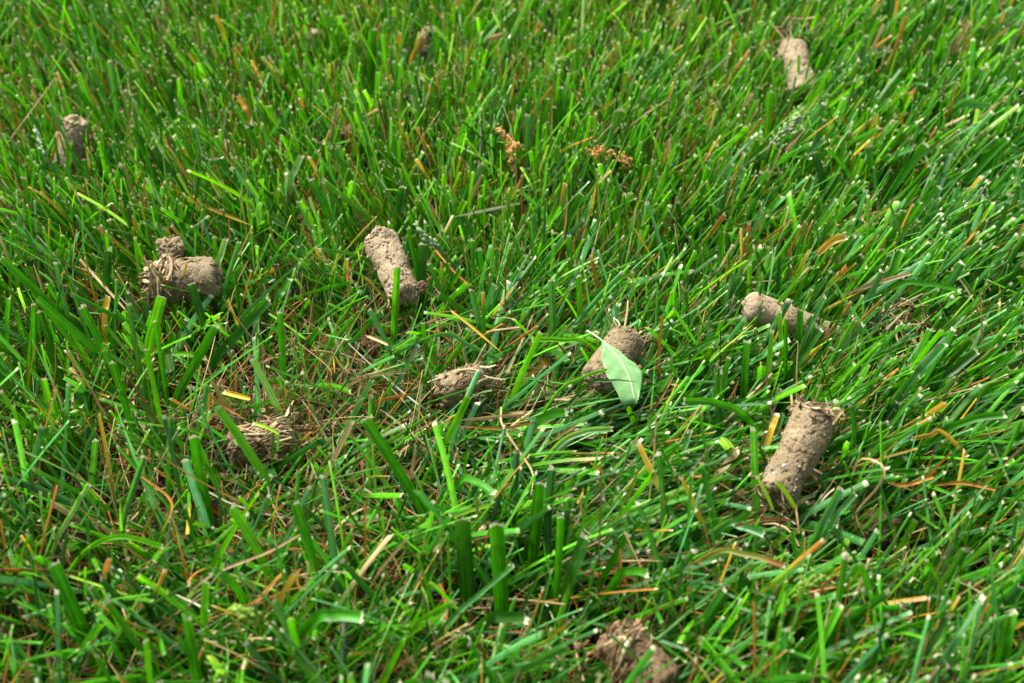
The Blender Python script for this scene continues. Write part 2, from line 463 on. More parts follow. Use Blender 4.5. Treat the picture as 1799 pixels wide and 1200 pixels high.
def core(label, a, b, za, zb, dia, mat, seed, rough=1.0, crack=1.0, prob=0.1, straws=(), crumbs=26, ends=(0.6, 0.6), squash=0.93, bulge=0.0, taper=(1.0, 1.0), pebbles=0, group='soil cores pulled by aeration'):
    """a plug of soil from photo point a to photo point b; its cracks are cut into the surface"""
    A, B = at(*a, za), at(*b, zb)
    A, B = np.array(A), np.array(B)
    L = np.linalg.norm(B - A); R = dia / 2
    ax = (B - A) / L
    mid = (A + B) / 2
    root = link('soil_core', None)
    base = mid.copy(); base[2] -= R
    up = np.array([0, -0.25, 1.0])
    root.matrix_world = frame_matrix(base, ax, up)
    tag(root, label, 'soil core', group)
    r = np.random.default_rng(seed)
    S, K = 128, 144
    s = np.linspace(0, 1, S)
    ang = np.linspace(0, 2 * math.pi, K, endpoint=False)
    SS, AA = np.meshgrid(s, ang, indexing='ij')
    prof = np.ones(S)
    cap = 0.10
    e0, e1 = ends
    prof *= np.where(s < cap, (1 - ((cap - s) / cap) ** 2.6 * e0), 1)
    prof *= np.where(s > 1 - cap, (1 - ((s - 1 + cap) / cap) ** 2.6 * e1), 1)
    prof *= 1 + bulge * np.sin(math.pi * s)
    prof *= taper[0] + (taper[1] - taper[0]) * s
    x = (SS - 0.5) * L
    cyl = np.stack([SS * L / R * 1.0, np.cos(AA), np.sin(AA)], -1)
    big = fbm(cyl * 0.9, seed, 2)
    midn = fbm(cyl * 2.6, seed + 3, 3)
    fine = fbm(cyl * 8.0, seed + 5, 4, 0.62)
    # cracks: borders of warped cells
    npt = 34
    pts = np.stack([r.uniform(0, L / R, npt), *(lambda t: (np.cos(t), np.sin(t)))(r.uniform(0, 6.283, npt))], -1)
    warped = cyl + 0.22 * np.stack([fbm(cyl * 3, seed + 21, 3), fbm(cyl * 3, seed + 22, 3), fbm(cyl * 3, seed + 23, 3)], -1)
    warped = warped * np.array([1.35, 1, 1])
    d = np.sort(np.linalg.norm(warped[:, :, None, :] - (pts * np.array([1.35, 1, 1]))[None, None], axis=-1), axis=-1)
    edge = d[..., 1] - d[..., 0]
    present = np.clip(vnoise(cyl * 1.7, seed + 31) * 2.0 + 0.75, 0, 1)
    groove = np.exp(-(edge / 0.034) ** 2) * present
    plate = (_hash(np.argmin(np.linalg.norm(warped[:, :, None, :] - (pts * np.array([1.35, 1, 1]))[None, None], axis=-1), axis=-1), 3, 5, seed) - 0.5)
    pits = np.clip(fbm(cyl * 5.0, seed + 41, 3) - 0.50, 0, 1)
    rad = R * prof[:, None] * (1 + rough * (0.06 * big + 0.022 * midn + 0.013 * fine + 0.030 * plate * crack - 0.16 * pits) - crack * 0.15 * groove)
    xo = x + R * (0.16 * rough) * fbm(np.stack([np.cos(AA) * 1.6, np.sin(AA) * 1.6, SS * 1.5 + seed], -1), seed + 51, 4, 0.6) * (np.abs(SS - 0.5) * 2) ** 4
    Vb = np.stack([xo, rad * np.cos(AA), rad * np.sin(AA) * squash + R], -1)
    V = Vb.reshape(-1, 3)
    idx = np.arange(S * K).reshape(S, K); j = np.roll(idx, -1, axis=1)
    F = np.stack([idx[:-1], idx[1:], j[1:], j[:-1]], -1).reshape(-1, 4)
    # broken end faces: rings running to a rough centre
    rings, faces, n0 = [V], [F], len(V)
    for end in (0, S - 1):
        prev = idx[end]
        sgn = -1 if end == 0 else 1
        c = Vb[end].mean(0)
        for q, fr in enumerate((0.78, 0.55, 0.33, 0.12, 0.01)):
            ring = c + (Vb[end] - c) * fr
            ring[:, 0] += sgn * R * (0.20 * (1 - fr) + 0.16 * rough * fbm(ring / R * 3.2, seed + 61 + end, 4, 0.65))
            ni = np.arange(K) + n0; n0 += K
            rings.append(ring)
            f = np.stack([prev, np.roll(prev, -1), np.roll(ni, -1), ni], -1)
            faces.append(f if end else f[:, ::-1])
            prev = ni
    me = mesh_from('soil_body', np.concatenate(rings), np.concatenate(faces), mat)
    link('soil_body', me, root)
    # crumbs clinging to it
    if crumbs:
        vs, fs, n0 = [], [], 0
        for q in range(crumbs):
            i, k = r.integers(0, S), r.integers(0, K)
            if r.random() < 0.5:
                i = r.choice([r.integers(0, 10), r.integers(S - 10, S)])
            sz = R * r.uniform(0.03, 0.10)
            if r.random() < 0.12: sz *= 1.8
            vv = lump(ICO1[0] * r.uniform(0.7, 1.3, 3), seed + q, 0.35, 1.8) * sz + Vb[i, k]
            vs.append(vv); fs.append(ICO1[1] + n0); n0 += len(vv)
        link('crumbs', mesh_from('crumbs', np.concatenate(vs), np.concatenate(fs), mat), root)['kind'] = 'stuff'
    for q in range(pebbles):
        i, k = r.integers(8, S - 8), int((r.uniform(0.05, 0.45)) * K)
        vv = lump(ICO2[0] * np.array([1.2, 1, .7]), seed + q, 0.25, 1.4) * R * r.uniform(0.05, 0.09) + Vb[i, k]
        link('pebble', mesh_from('pebble', vv, ICO2[1], M_PEBBLE), root)
    # straws: (count, s0, s1, angle0, angle1, length mm lo, hi, mode)
    for (n, s0, s1, g0, g1, l0, l1, mode) in straws:
        for q in range(n):
            ss, gg = r.uniform(s0, s1), math.radians(r.uniform(g0, g1))
            i = min(S - 1, max(0, int(ss * (S - 1)))); k = int(gg / (2 * math.pi) * K) % K
            p = Vb[i, k].copy()
            out = np.array([0, math.cos(gg), math.sin(gg)])
            tang = np.array([0, -math.sin(gg), math.cos(gg)])
            if mode == 'end0': dr = np.array([-1.0, 0, 0]) + r.normal(0, .55, 3) + out * 0.3
            elif mode == 'end1': dr = np.array([1.0, 0, 0]) + r.normal(0, .55, 3) + out * 0.3
            elif mode == 'along': dr = np.array([1.0, 0, 0]) + tang * r.normal(0, .5) + out * r.normal(0.02, .14)
            elif mode == 'around': dr = tang + np.array([r.normal(0, .45), 0, 0]) + out * r.normal(0.0, .15)
            else: dr = r.normal(0, 1, 3) + out * .2
            ln = r.uniform(l0, l1) / 1000
            dr = norm(dr)
            p = p + out * r.uniform(.0001, .0011) + (dr * ln * 0.42 if mode.startswith('end') else 0)
            o = link('straw', straw_mesh(int(r.integers(0, 6))), root)
            o.matrix_local = frame_matrix(p, dr, out + r.normal(0, .3, 3))
            w = r.choice([.005, .007, .010, .016]) if mode != 'chunk' else 0.024
            o.scale = (ln, w * r.uniform(.7, 1.3), w * r.uniform(.6, 1.0))
    CORES.append((mid, L, R, ax))
    reserve([A + (B - A) * .02, A + (B - A) * .98], R * 0.95, prob)
    return root, Vb, R, L

core('short tan soil core standing on end among the top-left grass', (150, 180), (130, 268), 0.046, 0.024, 0.0165, M_SOIL_PALE, 101, crack=0.5, prob=0.25, crumbs=14, ends=(0.92, 0.4), taper=(.70, 1.08), rough=1.3, straws=((3, 0, .1, 0, 360, 5, 10, 'end0'),))
rb = core('lumpy soil core with a clod on top and straw matting one end', (262, 492), (384, 480), 0.036, 0.036, 0.0172, M_SOIL, 123, rough=1.25, crack=0.9, prob=0.06, crumbs=70, pebbles=2, ends=(0.4, 0.35), bulge=0.05,
          straws=((40, .0, .42, 60, 200, 6, 14, 'around'), (14, 0, .3, 80, 190, 6, 11, 'chunk'), (12, 0, .05, 0, 360, 4, 8, 'end0'), (6, .3, .6, 60, 160, 4, 9, 'along')))
rc = core('cracked tan soil core tilted behind a single upright blade', (664, 406), (712, 518), 0.044, 0.032, 0.0138, M_SOIL_PALE, 131, taper=(1.04, .96), rough=1.3, crack=1.2, prob=0.05, crumbs=34, ends=(0.3, 0.3), straws=((7, .9, 1, 0, 360, 4, 10, 'end1'),))
rd = core('small dark soil core with a frayed end on the brown thatch', (775, 684), (858, 648), 0.026, 0.030, 0.0124, M_SOIL, 147, crack=1.3, taper=(1.1, .8), prob=0.22, crumbs=30, ends=(0.55, 0.5), straws=((22, .72, 1, 0, 360, 4, 11, 'end1'), (6, .1, .8, 60, 150, 8, 16, 'along')))
core('soil core half covered by the pale green leaf', (1046, 668), (1108, 582), 0.033, 0.040, 0.0140, M_SOIL, 159, crack=0.6, prob=0.03, crumbs=34, ends=(0.4, 0.35), straws=((14, .9, 1, 0, 360, 5, 12, 'end1'), (4, .96, 1, -60, 60, 8, 15, 'end1')))
core('long smooth soil core overgrown by blades leaning across it', (1298, 528), (1472, 588), 0.038, 0.024, 0.0122, M_SOIL_PALE, 163, rough=0.7, crack=0.55, taper=(1.12, .72), prob=0.55, crumbs=16, ends=(0.75, 0.5), straws=((6, .9, 1, 0, 360, 4, 8, 'end1'),))
core('large gritty soil core with dry roots curling from its raised end', (1438, 714), (1362, 862), 0.046, 0.031, 0.0150, M_SOIL, 171, taper=(1.06, .94), rough=1.35, crack=1.0, prob=0.02, crumbs=70, pebbles=6, ends=(0.3, 0.4), straws=((18, 0, .08, 0, 200, 6, 13, 'around'), (9, 0, .04, 0, 180, 5, 11, 'end0'), (12, .93, 1, 0, 360, 6, 13, 'end1')))
core('round-ended soil core buried under chopped straw beside a dark hole', (412, 782), (508, 762), 0.022, 0.026, 0.0160, M_SOIL_DARK, 185, rough=1.6, crack=0.2, taper=(1.05, .85), prob=0.2, crumbs=70, ends=(0.95, 0.5), straws=((56, .42, 1, 10, 170, 7, 17, 'along'), (16, .5, 1, 10, 170, 4, 9, 'chunk')))
core('blurred straw-flecked soil core at the bottom edge', (1068, 1098), (1160, 1200), 0.030, 0.022, 0.0162, M_SOIL_DARK, 199, rough=1.5, crack=0.5, prob=0.3, crumbs=40, ends=(0.5, 0.5), straws=((18, 0, .6, 20, 170, 5, 12, 'around'),))
core('blurred pale soil core lying in the top-right grass', (1388, 72), (1412, 162), 0.042, 0.028, 0.0148, M_SOIL_PALE, 203, crack=0.4, prob=0.25, crumbs=20, ends=(0.4, 0.8), straws=((8, 0, .06, 0, 360, 5, 11, 'end0'),))

# the clod that sticks to the lumpy core
def clod(name, label, p, z, size, mat, seed, parent=None, group=None, prob=.15, cat='soil clod', stretch=(1, 1, .85)):
    V = lump(ICO4[0], seed, 0.28, 1.5)
    V = V + norm(V) * (0.15 * fbm(V * 3.2, seed + 1, 4, .7) - .25 * np.clip(fbm(V * 2.4, seed + 7, 3) - .3, 0, 1))[:, None]
    V = V * np.array(stretch) * size / 2
    V[:, 2] += size * 0.4
    o = link(name, mesh_from(name, V, ICO4[1], mat), parent)
    q = at(p[0], p[1], z)
    if parent is not None:
        o.matrix_world = frame_matrix(q, np.array([1.0, 0, 0]), np.array([0, 0, 1.0]))
        o.matrix_parent_inverse.identity()
        from mathutils import Matrix
        o.matrix_local = parent.matrix_world.inverted() @ frame_matrix(q, np.array([1.0, 0, 0]), np.array([0, 0, 1.0]))
    else:
        o.location = q
        tag(o, label, cat, group)
    reserve([q, q + np.array([0, 0, size * .8])], size * .45, prob)
    return o
clod('clod', None, (300, 452), 0.040, 0.0105, M_SOIL, 31, parent=rb[0], prob=.04)
FR = 'small broken soil fragments in the grass'
for (p, z, s, m, sd, st, lb) in [
    ((541, 82), .030, .012, M_SOIL_PALE, 41, (1.2, 1, .8), 'small blurred tan soil fragment by the top edge'),
    ((1545, 110), .027, .012, M_SOIL, 42, (1.3, 1, .7), 'blurred brown soil fragment between the top-right blades'),
    ((622, 250), .028, .011, M_SOIL_DARK, 43, (1.4, 1, .7), 'pinkish soil fragment behind the cracked tilted core'),
    ((756, 88), .029, .012, M_SOIL, 44, (1, 1, 1.2), 'blurred soil fragment behind a yellow blade at the top'),
    ((1022, 782), .012, .010, M_SOIL, 45, (1.7, .8, .7), 'brown soil fragment under the blades swept sideways'),
    ((742, 512), .034, .0045, M_SOIL_DARK, 47, (1, 1, 1), 'dark crumb beside the foot of the cracked core'),
    ((1532, 948), .008, .014, M_SOIL_DARK, 48, (1.2, 1, .6), 'grey soil lump in the dark gap below the curled stalk'),
    ((648, 616), .008, .008, M_SOIL_DARK, 49, (1.3, 1, .7), 'dark soil lump at the foot of the single upright blade'),
    ((1118, 640), .020, .008, M_SOIL_DARK, 50, (1, 1, 1), 'dark crumb tucked behind the pale leaf'),
]:
    clod('soil_clod', lb, p, z, s, m, sd, None, FR, .45, stretch=st)

# a tuft of dry thatch standing in the grass
def thatch_tuft(label, p, z, n, spread, seed, l=(8, 18)):
    r = np.random.default_rng(seed)
    q = at(*p, z)
    root = link('thatch_tuft', None); root.location = q
    tag(root, label, 'thatch tuft', 'tufts of dry thatch')
    for i in range(n):
        dr = norm(np.array([r.normal(0, .6), r.normal(0, .5), r.normal(.3, .6)]))
        o = link('straw', straw_mesh(int(r.integers(0, 6))), root)
        ln = r.uniform(*l) / 1000
        o.matrix_local = frame_matrix(r.normal(0, spread, 3) * np.array([1, 1, .6]), dr, r.normal(0, 1, 3))
        w = r.uniform(.006, .018); o.scale = (ln, w, w * .6)
    reserve([q, q + np.array([0, 0, .008])], spread * 1.3, .35)
thatch_tuft('shredded tuft of pale dry thatch among the right-hand blades', (1583, 552), .032, 34, .0055, 5)
thatch_tuft('loose heap of cut straw at the foot of the large gritty core', (1380, 880), .024, 30, .0065, 6)
thatch_tuft('frayed straw wad lying before the small dark core', (880, 690), .018, 26, .009, 7, (10, 22))
thatch_tuft('pale straw wad at the right tip of the straw-covered core', (516, 742), .028, 22, .005, 8)
thatch_tuft('blurred tan thatch wad on top of the top-right core', (1392, 52), .040, 18, .006, 9)

# ------------------------------------------------------------------ the fallen leaf
def fallen_leaf():
    """pale underside up, finely toothed edge, laid over the soil core"""
    from mathutils import Matrix
    ss = [0, .08, .18, .30, .42, .54, .66, .78, .90, 1.0]
    mx_ = [1058.5, 1066, 1077, 1087, 1095, 1101, 1107, 1111, 1114.5, 1116]
    my_ = [599.5, 607, 619, 631, 643, 655, 669, 684, 699, 708]
    lx_ = [1057.5, 1057, 1057, 1058.5, 1062, 1067, 1075, 1083, 1090, 1096]
    ly_ = [600, 612, 625, 638, 651, 663, 675, 689, 705, 713]
    rx_ = [1059.5, 1073, 1090, 1107, 1119, 1128, 1129, 1127, 1123, 1118.5]
    ry_ = [599, 605, 618, 632, 641, 652, 664, 680, 700, 711]
    S, K = 61, 13
    s = np.linspace(0, 1, S)
    f = lambda v: bezier(np.array(v)[:, None] * np.ones(3), S, s)[:, 0]
    zm = .0495 - .009 * s ** 1.8
    lf = np.array([at(x, y, z) for x, y, z in zip(f(lx_), f(ly_), zm + .0012 * np.sin(s * 3.1))])
    md = np.array([at(x, y, z) for x, y, z in zip(f(mx_), f(my_), zm)])
    rt = np.array([at(x, y, z) for x, y, z in zip(f(rx_), f(ry_), zm - .0006 * np.sin(s * 3.1))])
    u = np.linspace(-1, 1, K)
    V = np.where((u < 0)[None, :, None], md[:, None] + (lf - md)[:, None] * (-u)[None, :, None], md[:, None] + (rt - md)[:, None] * u[None, :, None])
    tooth = (np.arange(S) % 2) * .0004
    V[:, 0] -= norm(lf - md) * tooth[:, None]; V[:, -1] -= norm(rt - md) * tooth[:, None]
    V[:, :, 2] += .00025 * np.sin(s[:, None] * 30 - np.abs(u)[None, :] * 5) * np.abs(u)[None, :]
    V[-1, :, 1] += .0006 * np.array([.2, -.4, .6, -.2, .8, .1, -.8, .3, -.5, .5, -.2, .4, -.1])
    base = md[0].copy()
    root = link('fallen_leaf', None); root.location = base
    tag(root, 'pale green toothed leaf lying underside up over a soil core', 'leaf')
    V = V - base
    idx = np.arange(S * K).reshape(S, K)
    F = np.stack([idx[:-1, :-1], idx[1:, :-1], idx[1:, 1:], idx[:-1, 1:]], -1).reshape(-1, 4)
    o = link('leaf_blade', mesh_from('leaf_blade', V.reshape(-1, 3), F, M_LEAF), root)
    sm = o.modifiers.new('thickness', 'SOLIDIFY'); sm.thickness = 0.00025; sm.offset = 0
    def tube(name, pts, r0, r1, parent, mat=M_RIB):
        pts = np.asarray(pts); n = len(pts); T = norm(np.gradient(pts, axis=0))
        a = norm(np.cross(T, np.array([0, 0, 1.0]) + 1e-4)); b = np.cross(T, a)
        an = np.linspace(0, 2 * math.pi, 6, endpoint=False)
        rr = np.linspace(r0, r1, n)[:, None, None]
        VV = pts[:, None] + rr * (a[:, None] * np.cos(an)[None, :, None] + b[:, None] * np.sin(an)[None, :, None])
        ii = np.arange(n * 6).reshape(n, 6); jj = np.roll(ii, -1, 1)
        FF = np.stack([ii[:-1], jj[:-1], jj[1:], ii[1:]], -1).reshape(-1, 4)
        return link(name, mesh_from(name, VV.reshape(-1, 3), FF, mat), parent)
    mid = V[:, K // 2].copy(); mid[:, 2] += .00022
    tube('midrib', mid[:-2], .00050, .00026, root)
    for i in range(5):
        i0 = 9 + i * 9
        for sg in (-1, 1):
            pts = []
            for q in range(7):
                fq = q / 6 * .80
                ii = min(S - 1, int(i0 + fq * 8)); kk = (K // 2) + sg * fq * (K // 2)
                k0 = int(math.floor(kk)); fr = kk - k0; k1 = min(K - 1, k0 + 1)
                pts.append(V[ii, k0] * (1 - fr) + V[ii, k1] * fr + np.array([0, 0, .00012]))
            tube('vein', pts, .00012, .00004, o)
    pet = [np.array(at(x, y, z)) - base for x, y, z in ((1059, 600, .0492), (1053, 595, .0498), (1043, 588, .050), (1031, 581, .050))]
    tube('petiole', pet, .0004, .00045, root)
    reserve([md[6], md[30], md[58]], .0085, .0)
    reserve([rt[20], rt[50]], .003, .0); reserve([lf[10], lf[50]], .003, .0)
fallen_leaf()

# ------------------------------------------------------------------ prominent blades
PIG = {'g': C_GREEN, 'b': C_BRIGHT, 'd': C_DARK, 't': C_TEAL, 'p': C_PALE, 'y': C_YELLOW, 'o': C_OLIVE, 'n': C_TAN, 'w': C_WHITE, 'r': C_ORANGE, 'k': C_BROWN}

def make_blade(name, label, ctrl, width, pig, seed, cat='grass blade', group=None, cut=True, taper=.25, prob=.3, dry=False, twist=0.25, tipcol=None, tipspan=0.0):
    r = np.random.default_rng(seed)
    S, K = 22, 5
    coarse = bezier(ctrl, 40)
    span = np.linalg.norm(coarse[-1] - coarse[-12]) * 39 / 11          # metres per unit of the last stretch
    e = min(.05, r.uniform(.0004, .0009) / span)
    s = np.concatenate([np.linspace(0, 1 - e * 1.35, S - 2), [1 - e, 1]])
    P = bezier(ctrl, S, s)[None]
    W = (width / 2) * (1 - taper * (1 - np.clip(s / .55, 0, 1)) ** 1.5)
    if cut: W = W * (1 - .10 * s)
    else: W = W * (1 - np.clip((s - .55) / .45, 0, 1) ** 1.6 * .9)
    W = W[None]
    T = norm(np.gradient(P, axis=1))
    view = norm(CAM - P)
    side = np.cross(T, view)
    side = norm(side + (view * r.normal(0, twist) + view * (r.normal(0, twist * .6) * (s - .5))[None, :, None]))
    tc = r.normal(0, width * .10, (1, K)) + np.linspace(-1, 1, K)[None] * r.normal(0, width * .16)
    P0 = P[0, 0].copy()
    V, F, u, t = blade_geometry(P - P0, W, side, np.array([r.uniform(.25, .8)]), tc, K, s)
    base = PIG[pig] * r.uniform(.92, 1.1)
    col = np.repeat(base[None], len(V), 0)
    if pig in 'gbdtpo':
        k = np.clip(1 - t / .22, 0, 1)[:, None] * .45
        col = col * (1 - k) + C_SHEATH * k
        k = np.clip((t - .80) / .2, 0, 1)[:, None] * .16
        col = col * (1 - k) + C_BRIGHT * 1.3 * k
    if tipspan > 0:
        k = np.clip((t - (1 - tipspan)) / (tipspan * .5), 0, 1)[:, None]
        col = col * (1 - k) + tipcol * k
    if cut:
        k = np.clip((t - (1 - e * 1.3)) / (e * .28), 0, 1)[:, None] * .92
        col = col * (1 - k) + C_WHITE * r.uniform(.85, 1.1) * k
    me = mesh_from(name, V, F, M_DRY if dry else M_GRASS)
    put_attributes(me, col, u, t * 2, np.full(len(V), r.uniform(0, 50)))
    o = link(name, me); o.location = P0
    tag(o, label, cat, group)
    if prob < 1:
        reserve(P[0, S // 3:], width * .5, prob)
    return o

GB = 'prominent grass blades'
def upright(tx, ty, bx, by, w, pig, label, prob=.3, bend=0.0, **kw):
    """a standing blade: tip and visible foot given in the photo; it goes on down to its root"""
    B = at(bx, by, .02)
    T = at_y(tx, ty, B[1] + .004)
    rise = T[2] - B[2]
    zb = min(max(.049 - rise, .004), .03)
    B = at(bx, by, zb)
    T = at_y(tx, ty, B[1] + .006)
    if T[2] > .060:
        T = at(tx, ty, .060)
    d = norm(T - B)
    rz = max(B[2] + .002, .002)
    R = B - np.array([d[0] * .6, d[1] * .3, 1.0]) * rz
    M = (B + T) / 2 + np.array([bend * np.linalg.norm(T - B), 0, .0006])
    wid = w / px_per_m((B + T) / 2)
    return make_blade('grass_blade', label, [R, B, M, T], wid, pig, int(tx * 7 + ty * 13), group=GB, prob=prob, **kw)

def lying(tx, ty, bx, by, w, pig, label, zt=.040, zb=.030, arc=.004, prob=.25, name='grass_blade', root=True, **kw):
    T, B = at(tx, ty, zt), at(bx, by, zb)
    M = (B + T) / 2 + np.array([0, 0, arc])
    d = norm(B - M)
    ctrl = [B, M, T]
    if root:
        ctrl = [B + d * zb * .9 + np.array([0, 0, -zb * .8])] + ctrl
    wid = w / px_per_m(M)
    return make_blade(name, label, ctrl, wid, pig, int(tx * 5 + ty * 3), group=kw.pop('group', GB), prob=prob, **kw)

U = upright
# left, around the lumpy core
U(2, 452, 155, 600, 15, 'g', 'long blade slanting from the left edge down towards the grass', .2)
U(143, 537, 200, 655, 15, 'g', 'broad green blade leaning left below the long slanting one', .2)
U(197, 635, 242, 785, 12, 'g', 'slim green blade standing left of the dark hole')
U(97, 460, 112, 528, 9, 't', 'short bluish blade above the long slanting blade')
U(190, 437, 190, 508, 15, 'd', 'square-cut dark blade standing left of the lumpy core')
U(284, 519, 262, 612, 21, 'b', 'very broad bright blade cut square before the lumpy core', .0)
U(271, 562, 294, 705, 9, 'g', 'narrow blade crossing in front of the nibbled leaf tip', .1)
U(205, 490, 202, 618, 6, 't', 'thin bluish upright blade left of the very broad bright one', .15)
U(474, 527, 373, 640, 17, 'd', 'broad dark blade slanting away to the right of the lumpy core', .1)
U(380, 572, 310, 700, 17, 'g', 'broad green blade below the slanting dark one', .1)
U(491, 547, 498, 665, 13, 'g', 'upright blade with brown-flecked tip between two cores', .15)
U(443, 631, 492, 728, 13, 'p', 'pale square-tipped blade above the straw-covered core', .0)
U(397, 420, 382, 478, 12, 'p', 'pale blade with ragged tip just behind the lumpy core', .1)
U(420, 425, 396, 508, 9, 't', 'bluish blade at the end of the lumpy core', .1)
U(510, 490, 486, 535, 14, 'g', 'short broad blade leaning right near the brown-flecked one', .15)
U(257, 612, 278, 715, 10, 'b', 'bright blade leaning over the thatch left of centre', .2)
U(60, 533, 63, 690, 11, 'g', 'tall blade standing close to the left edge', .2)
U(70, 545, 112, 680, 13, 'd', 'dark blade with pale tip beside the left-edge blade', .25)
U(335, 497, 356, 565, 15, 'd', 'dark blade with a rolled edge touching the lumpy core', .0)
U(190, 519, 184, 560, 11, 'y', 'short dead yellow blade below the lumpy core', .0)
# around the cracked core
U(698, 468, 691, 604, 13, 'b', 'single upright blade in front of the cracked core', .0, twist=.05)
U(650, 542, 681, 608, 10, 't', 'bluish pale blade leaning by the foot of the single blade', .0)
U(743, 427, 740, 500, 19, 'd', 'broad dark blade with cut tip beside the cracked core', .05)
U(717, 400, 737, 500, 8, 'g', 'slender blade curving along the cracked core', .1)
U(752, 462, 781, 530, 9, 'g', 'leaning blade right of the cracked core')
U(968, 490, 972, 595, 14, 't', 'bluish upright blade with a bent pale top in the centre', .1)
U(828, 508, 854, 625, 10, 't', 'bluish blade standing above the small dark core', .15)
U(848, 513, 850, 605, 8, 'g', 'narrow yellow-tipped blade above the small dark core', .2, tipcol=C_YELLOW, tipspan=.2)
U(950, 582, 903, 690, 13, 'b', 'bright leaning blade between the small dark core and the leaf', .1)
U(1000, 413, 1003, 480, 9, 'g', 'upright mid-green blade in the central grass', .25)
U(830, 420, 830, 490, 8, 'g', 'slim upright blade behind the bluish one in the centre', .25)
# around the smooth core and the right
lying(1487, 415, 1436, 446, 14, 'y', 'broad yellow blade lying over right of centre', .052, .044, .002, .0, root=False)
U(1587, 440, 1551, 515, 13, 'g', 'broad green blade leaning right above the dry tuft', .15)
U(1313, 600, 1307, 695, 15, 'g', 'broad blade with a torn white tip below the smooth core', .0)
U(1370, 547, 1372, 620, 9, 'b', 'bright square-cut blade before the smooth core', .0)
U(1381, 557, 1380, 755, 8, 'g', 'tall thin blade rising above the large gritty core', .1)
U(1443, 577, 1391, 660, 17, 'd', 'broad dark blade crossing the end of the smooth core', .05)
U(1662, 603, 1585, 690, 13, 't', 'bluish leaning blade with frayed tip at right of the smooth core', .1)
U(1717, 615, 1645, 680, 16, 'd', 'broad dark leaning blade towards the right edge', .1)
U(1280, 627, 1267, 700, 9, 'g', 'narrow blade left of the torn-tipped one', .2)
U(1425, 507, 1406, 560, 8, 'p', 'pale blade standing behind the middle of the smooth core', .1)
U(1317, 463, 1314, 560, 9, 'b', 'bright blade standing across the round end of the smooth core', .0)
U(1493, 710, 1498, 790, 9, 'g', 'curved blade right of the large gritty core', .15, bend=.05)
U(1366, 728, 1352, 768, 14, 'y', 'stubby yellow blade left of the large gritty core', .0)
U(1450, 520, 1412, 600, 8, 't', 'thin bluish blade leaning across the smooth core', .1)
# lower half
U(640, 735, 745, 900, 19, 'g', 'long broad blade leaning left below the small dark core', .05)
U(813, 908, 822, 1040, 31, 'd', 'widest blade of all, square-cut, in the lower centre', .0, twist=.08)
U(872, 920, 882, 1080, 28, 'g', 'wide blade standing next to the widest one', .0, twist=.08)
U(953, 847, 939, 980, 23, 'g', 'tall broad blade right of the two widest ones', .05)
U(985, 907, 976, 1085, 14, 'g', 'narrower upright blade beside the tall broad one', .1)
U(903, 993, 780, 1102, 9, 't', 'thin bluish blade crossing the widest two diagonally', .05)
U(1030, 943, 1002, 1018, 24, 'd', 'broad dark blade with a pale torn edge in the lower centre', .1)
U(1477, 857, 1432, 945, 16, 't', 'bluish blade rising below the large gritty core', .0)
U(1503, 867, 1462, 918, 12, 't', 'second bluish blade slanting beside the curled stalk', .05)
U(1777, 1070, 1758, 1155, 25, 'g', 'broad square-cut blade by the bottom-right edge', .05)
U(1660, 828, 1580, 888, 8, 'g', 'thin blade leaning right past the curled stalk', .2)
U(93, 990, 142, 1100, 26, 'g', 'broad blurred blade near the bottom-left corner', .05)
U(340, 765, 368, 915, 20, 'g', 'broad blade standing below the straw-covered core', .05)
U(405, 890, 458, 982, 19, 'b', 'bright broad blade leaning left in the lower left', .1)
U(517, 883, 548, 980, 19, 'g', 'blurred broad blade between lower left and centre', .1)
U(328, 1087, 345, 1185, 19, 'g', 'blurred blade with white tip by the bottom edge', .1)
U(253, 800, 216, 918, 11, 't', 'bluish blade slanting right in the lower left', .1)
U(362, 1020, 360, 1095, 15, 'b', 'short bright blade amid brown straws in the lower left', .15)
U(157, 850, 96, 960, 9, 'p', 'pale slim blade slanting right at the lower left', .1)
# top left
U(237, 123, 274, 212, 12, 'g', 'square-cut green blade leaning left in the upper left', .1)
U(190, 107, 214, 245, 13, 't', 'tall bluish blade right of the short standing core', .1)
U(158, 10, 188, 108, 10, 't', 'bluish blade near the top-left edge', .2)
U(68, 48, 130, 152, 7, 'g', 'thin blade leaning left above the short standing core', .2)
U(130, 150, 188, 232, 11, 'g', 'green blade just behind the short standing core', .1)
U(233, 220, 281, 332, 9, 'g', 'slim blade leaning left below the tall bluish one', .15)
U(267, 258, 328, 338, 11, 'd', 'dark leaning blade with pale tip in the upper left', .15)
U(297, 140, 304, 202, 12, 'd', 'short dark square-cut blade in the upper left', .15)
U(383, 277, 408, 326, 20, 'g', 'broad stubby blade above the lumpy core', .1)
U(530, 273, 509, 325, 13, 'p', 'pale broad blade leaning right in the upper left grass', .1)
U(547, 313, 575, 375, 14, 'g', 'broad green blade leaning left above the cracked core', .1)
U(418, 167, 438, 207, 10, 'y', 'yellow dead blade in the upper left grass', .0)
# top centre
U(655, 50, 650, 158, 17, 'g', 'tall square-cut blurred blade near the top edge', .1)
U(927, 200, 928, 295, 12, 't', 'bluish upright blade beside the rusty catkin', .05)
U(985, 153, 983, 215, 12, 'g', 'upright square-cut blade in the top centre', .15)
U(850, 287, 812, 358, 11, 't', 'bluish white-tipped blade leaning right above the white straw', .1)
U(708, 327, 697, 395, 15, 'd', 'dark broad blade just above the cracked core', .05)
U(1023, 340, 992, 405, 14, 'g', 'broad blade leaning right in the central grass', .1)
U(743, 63, 722, 108, 10, 'y', 'blurred yellow blade leaning right at the top', .0)
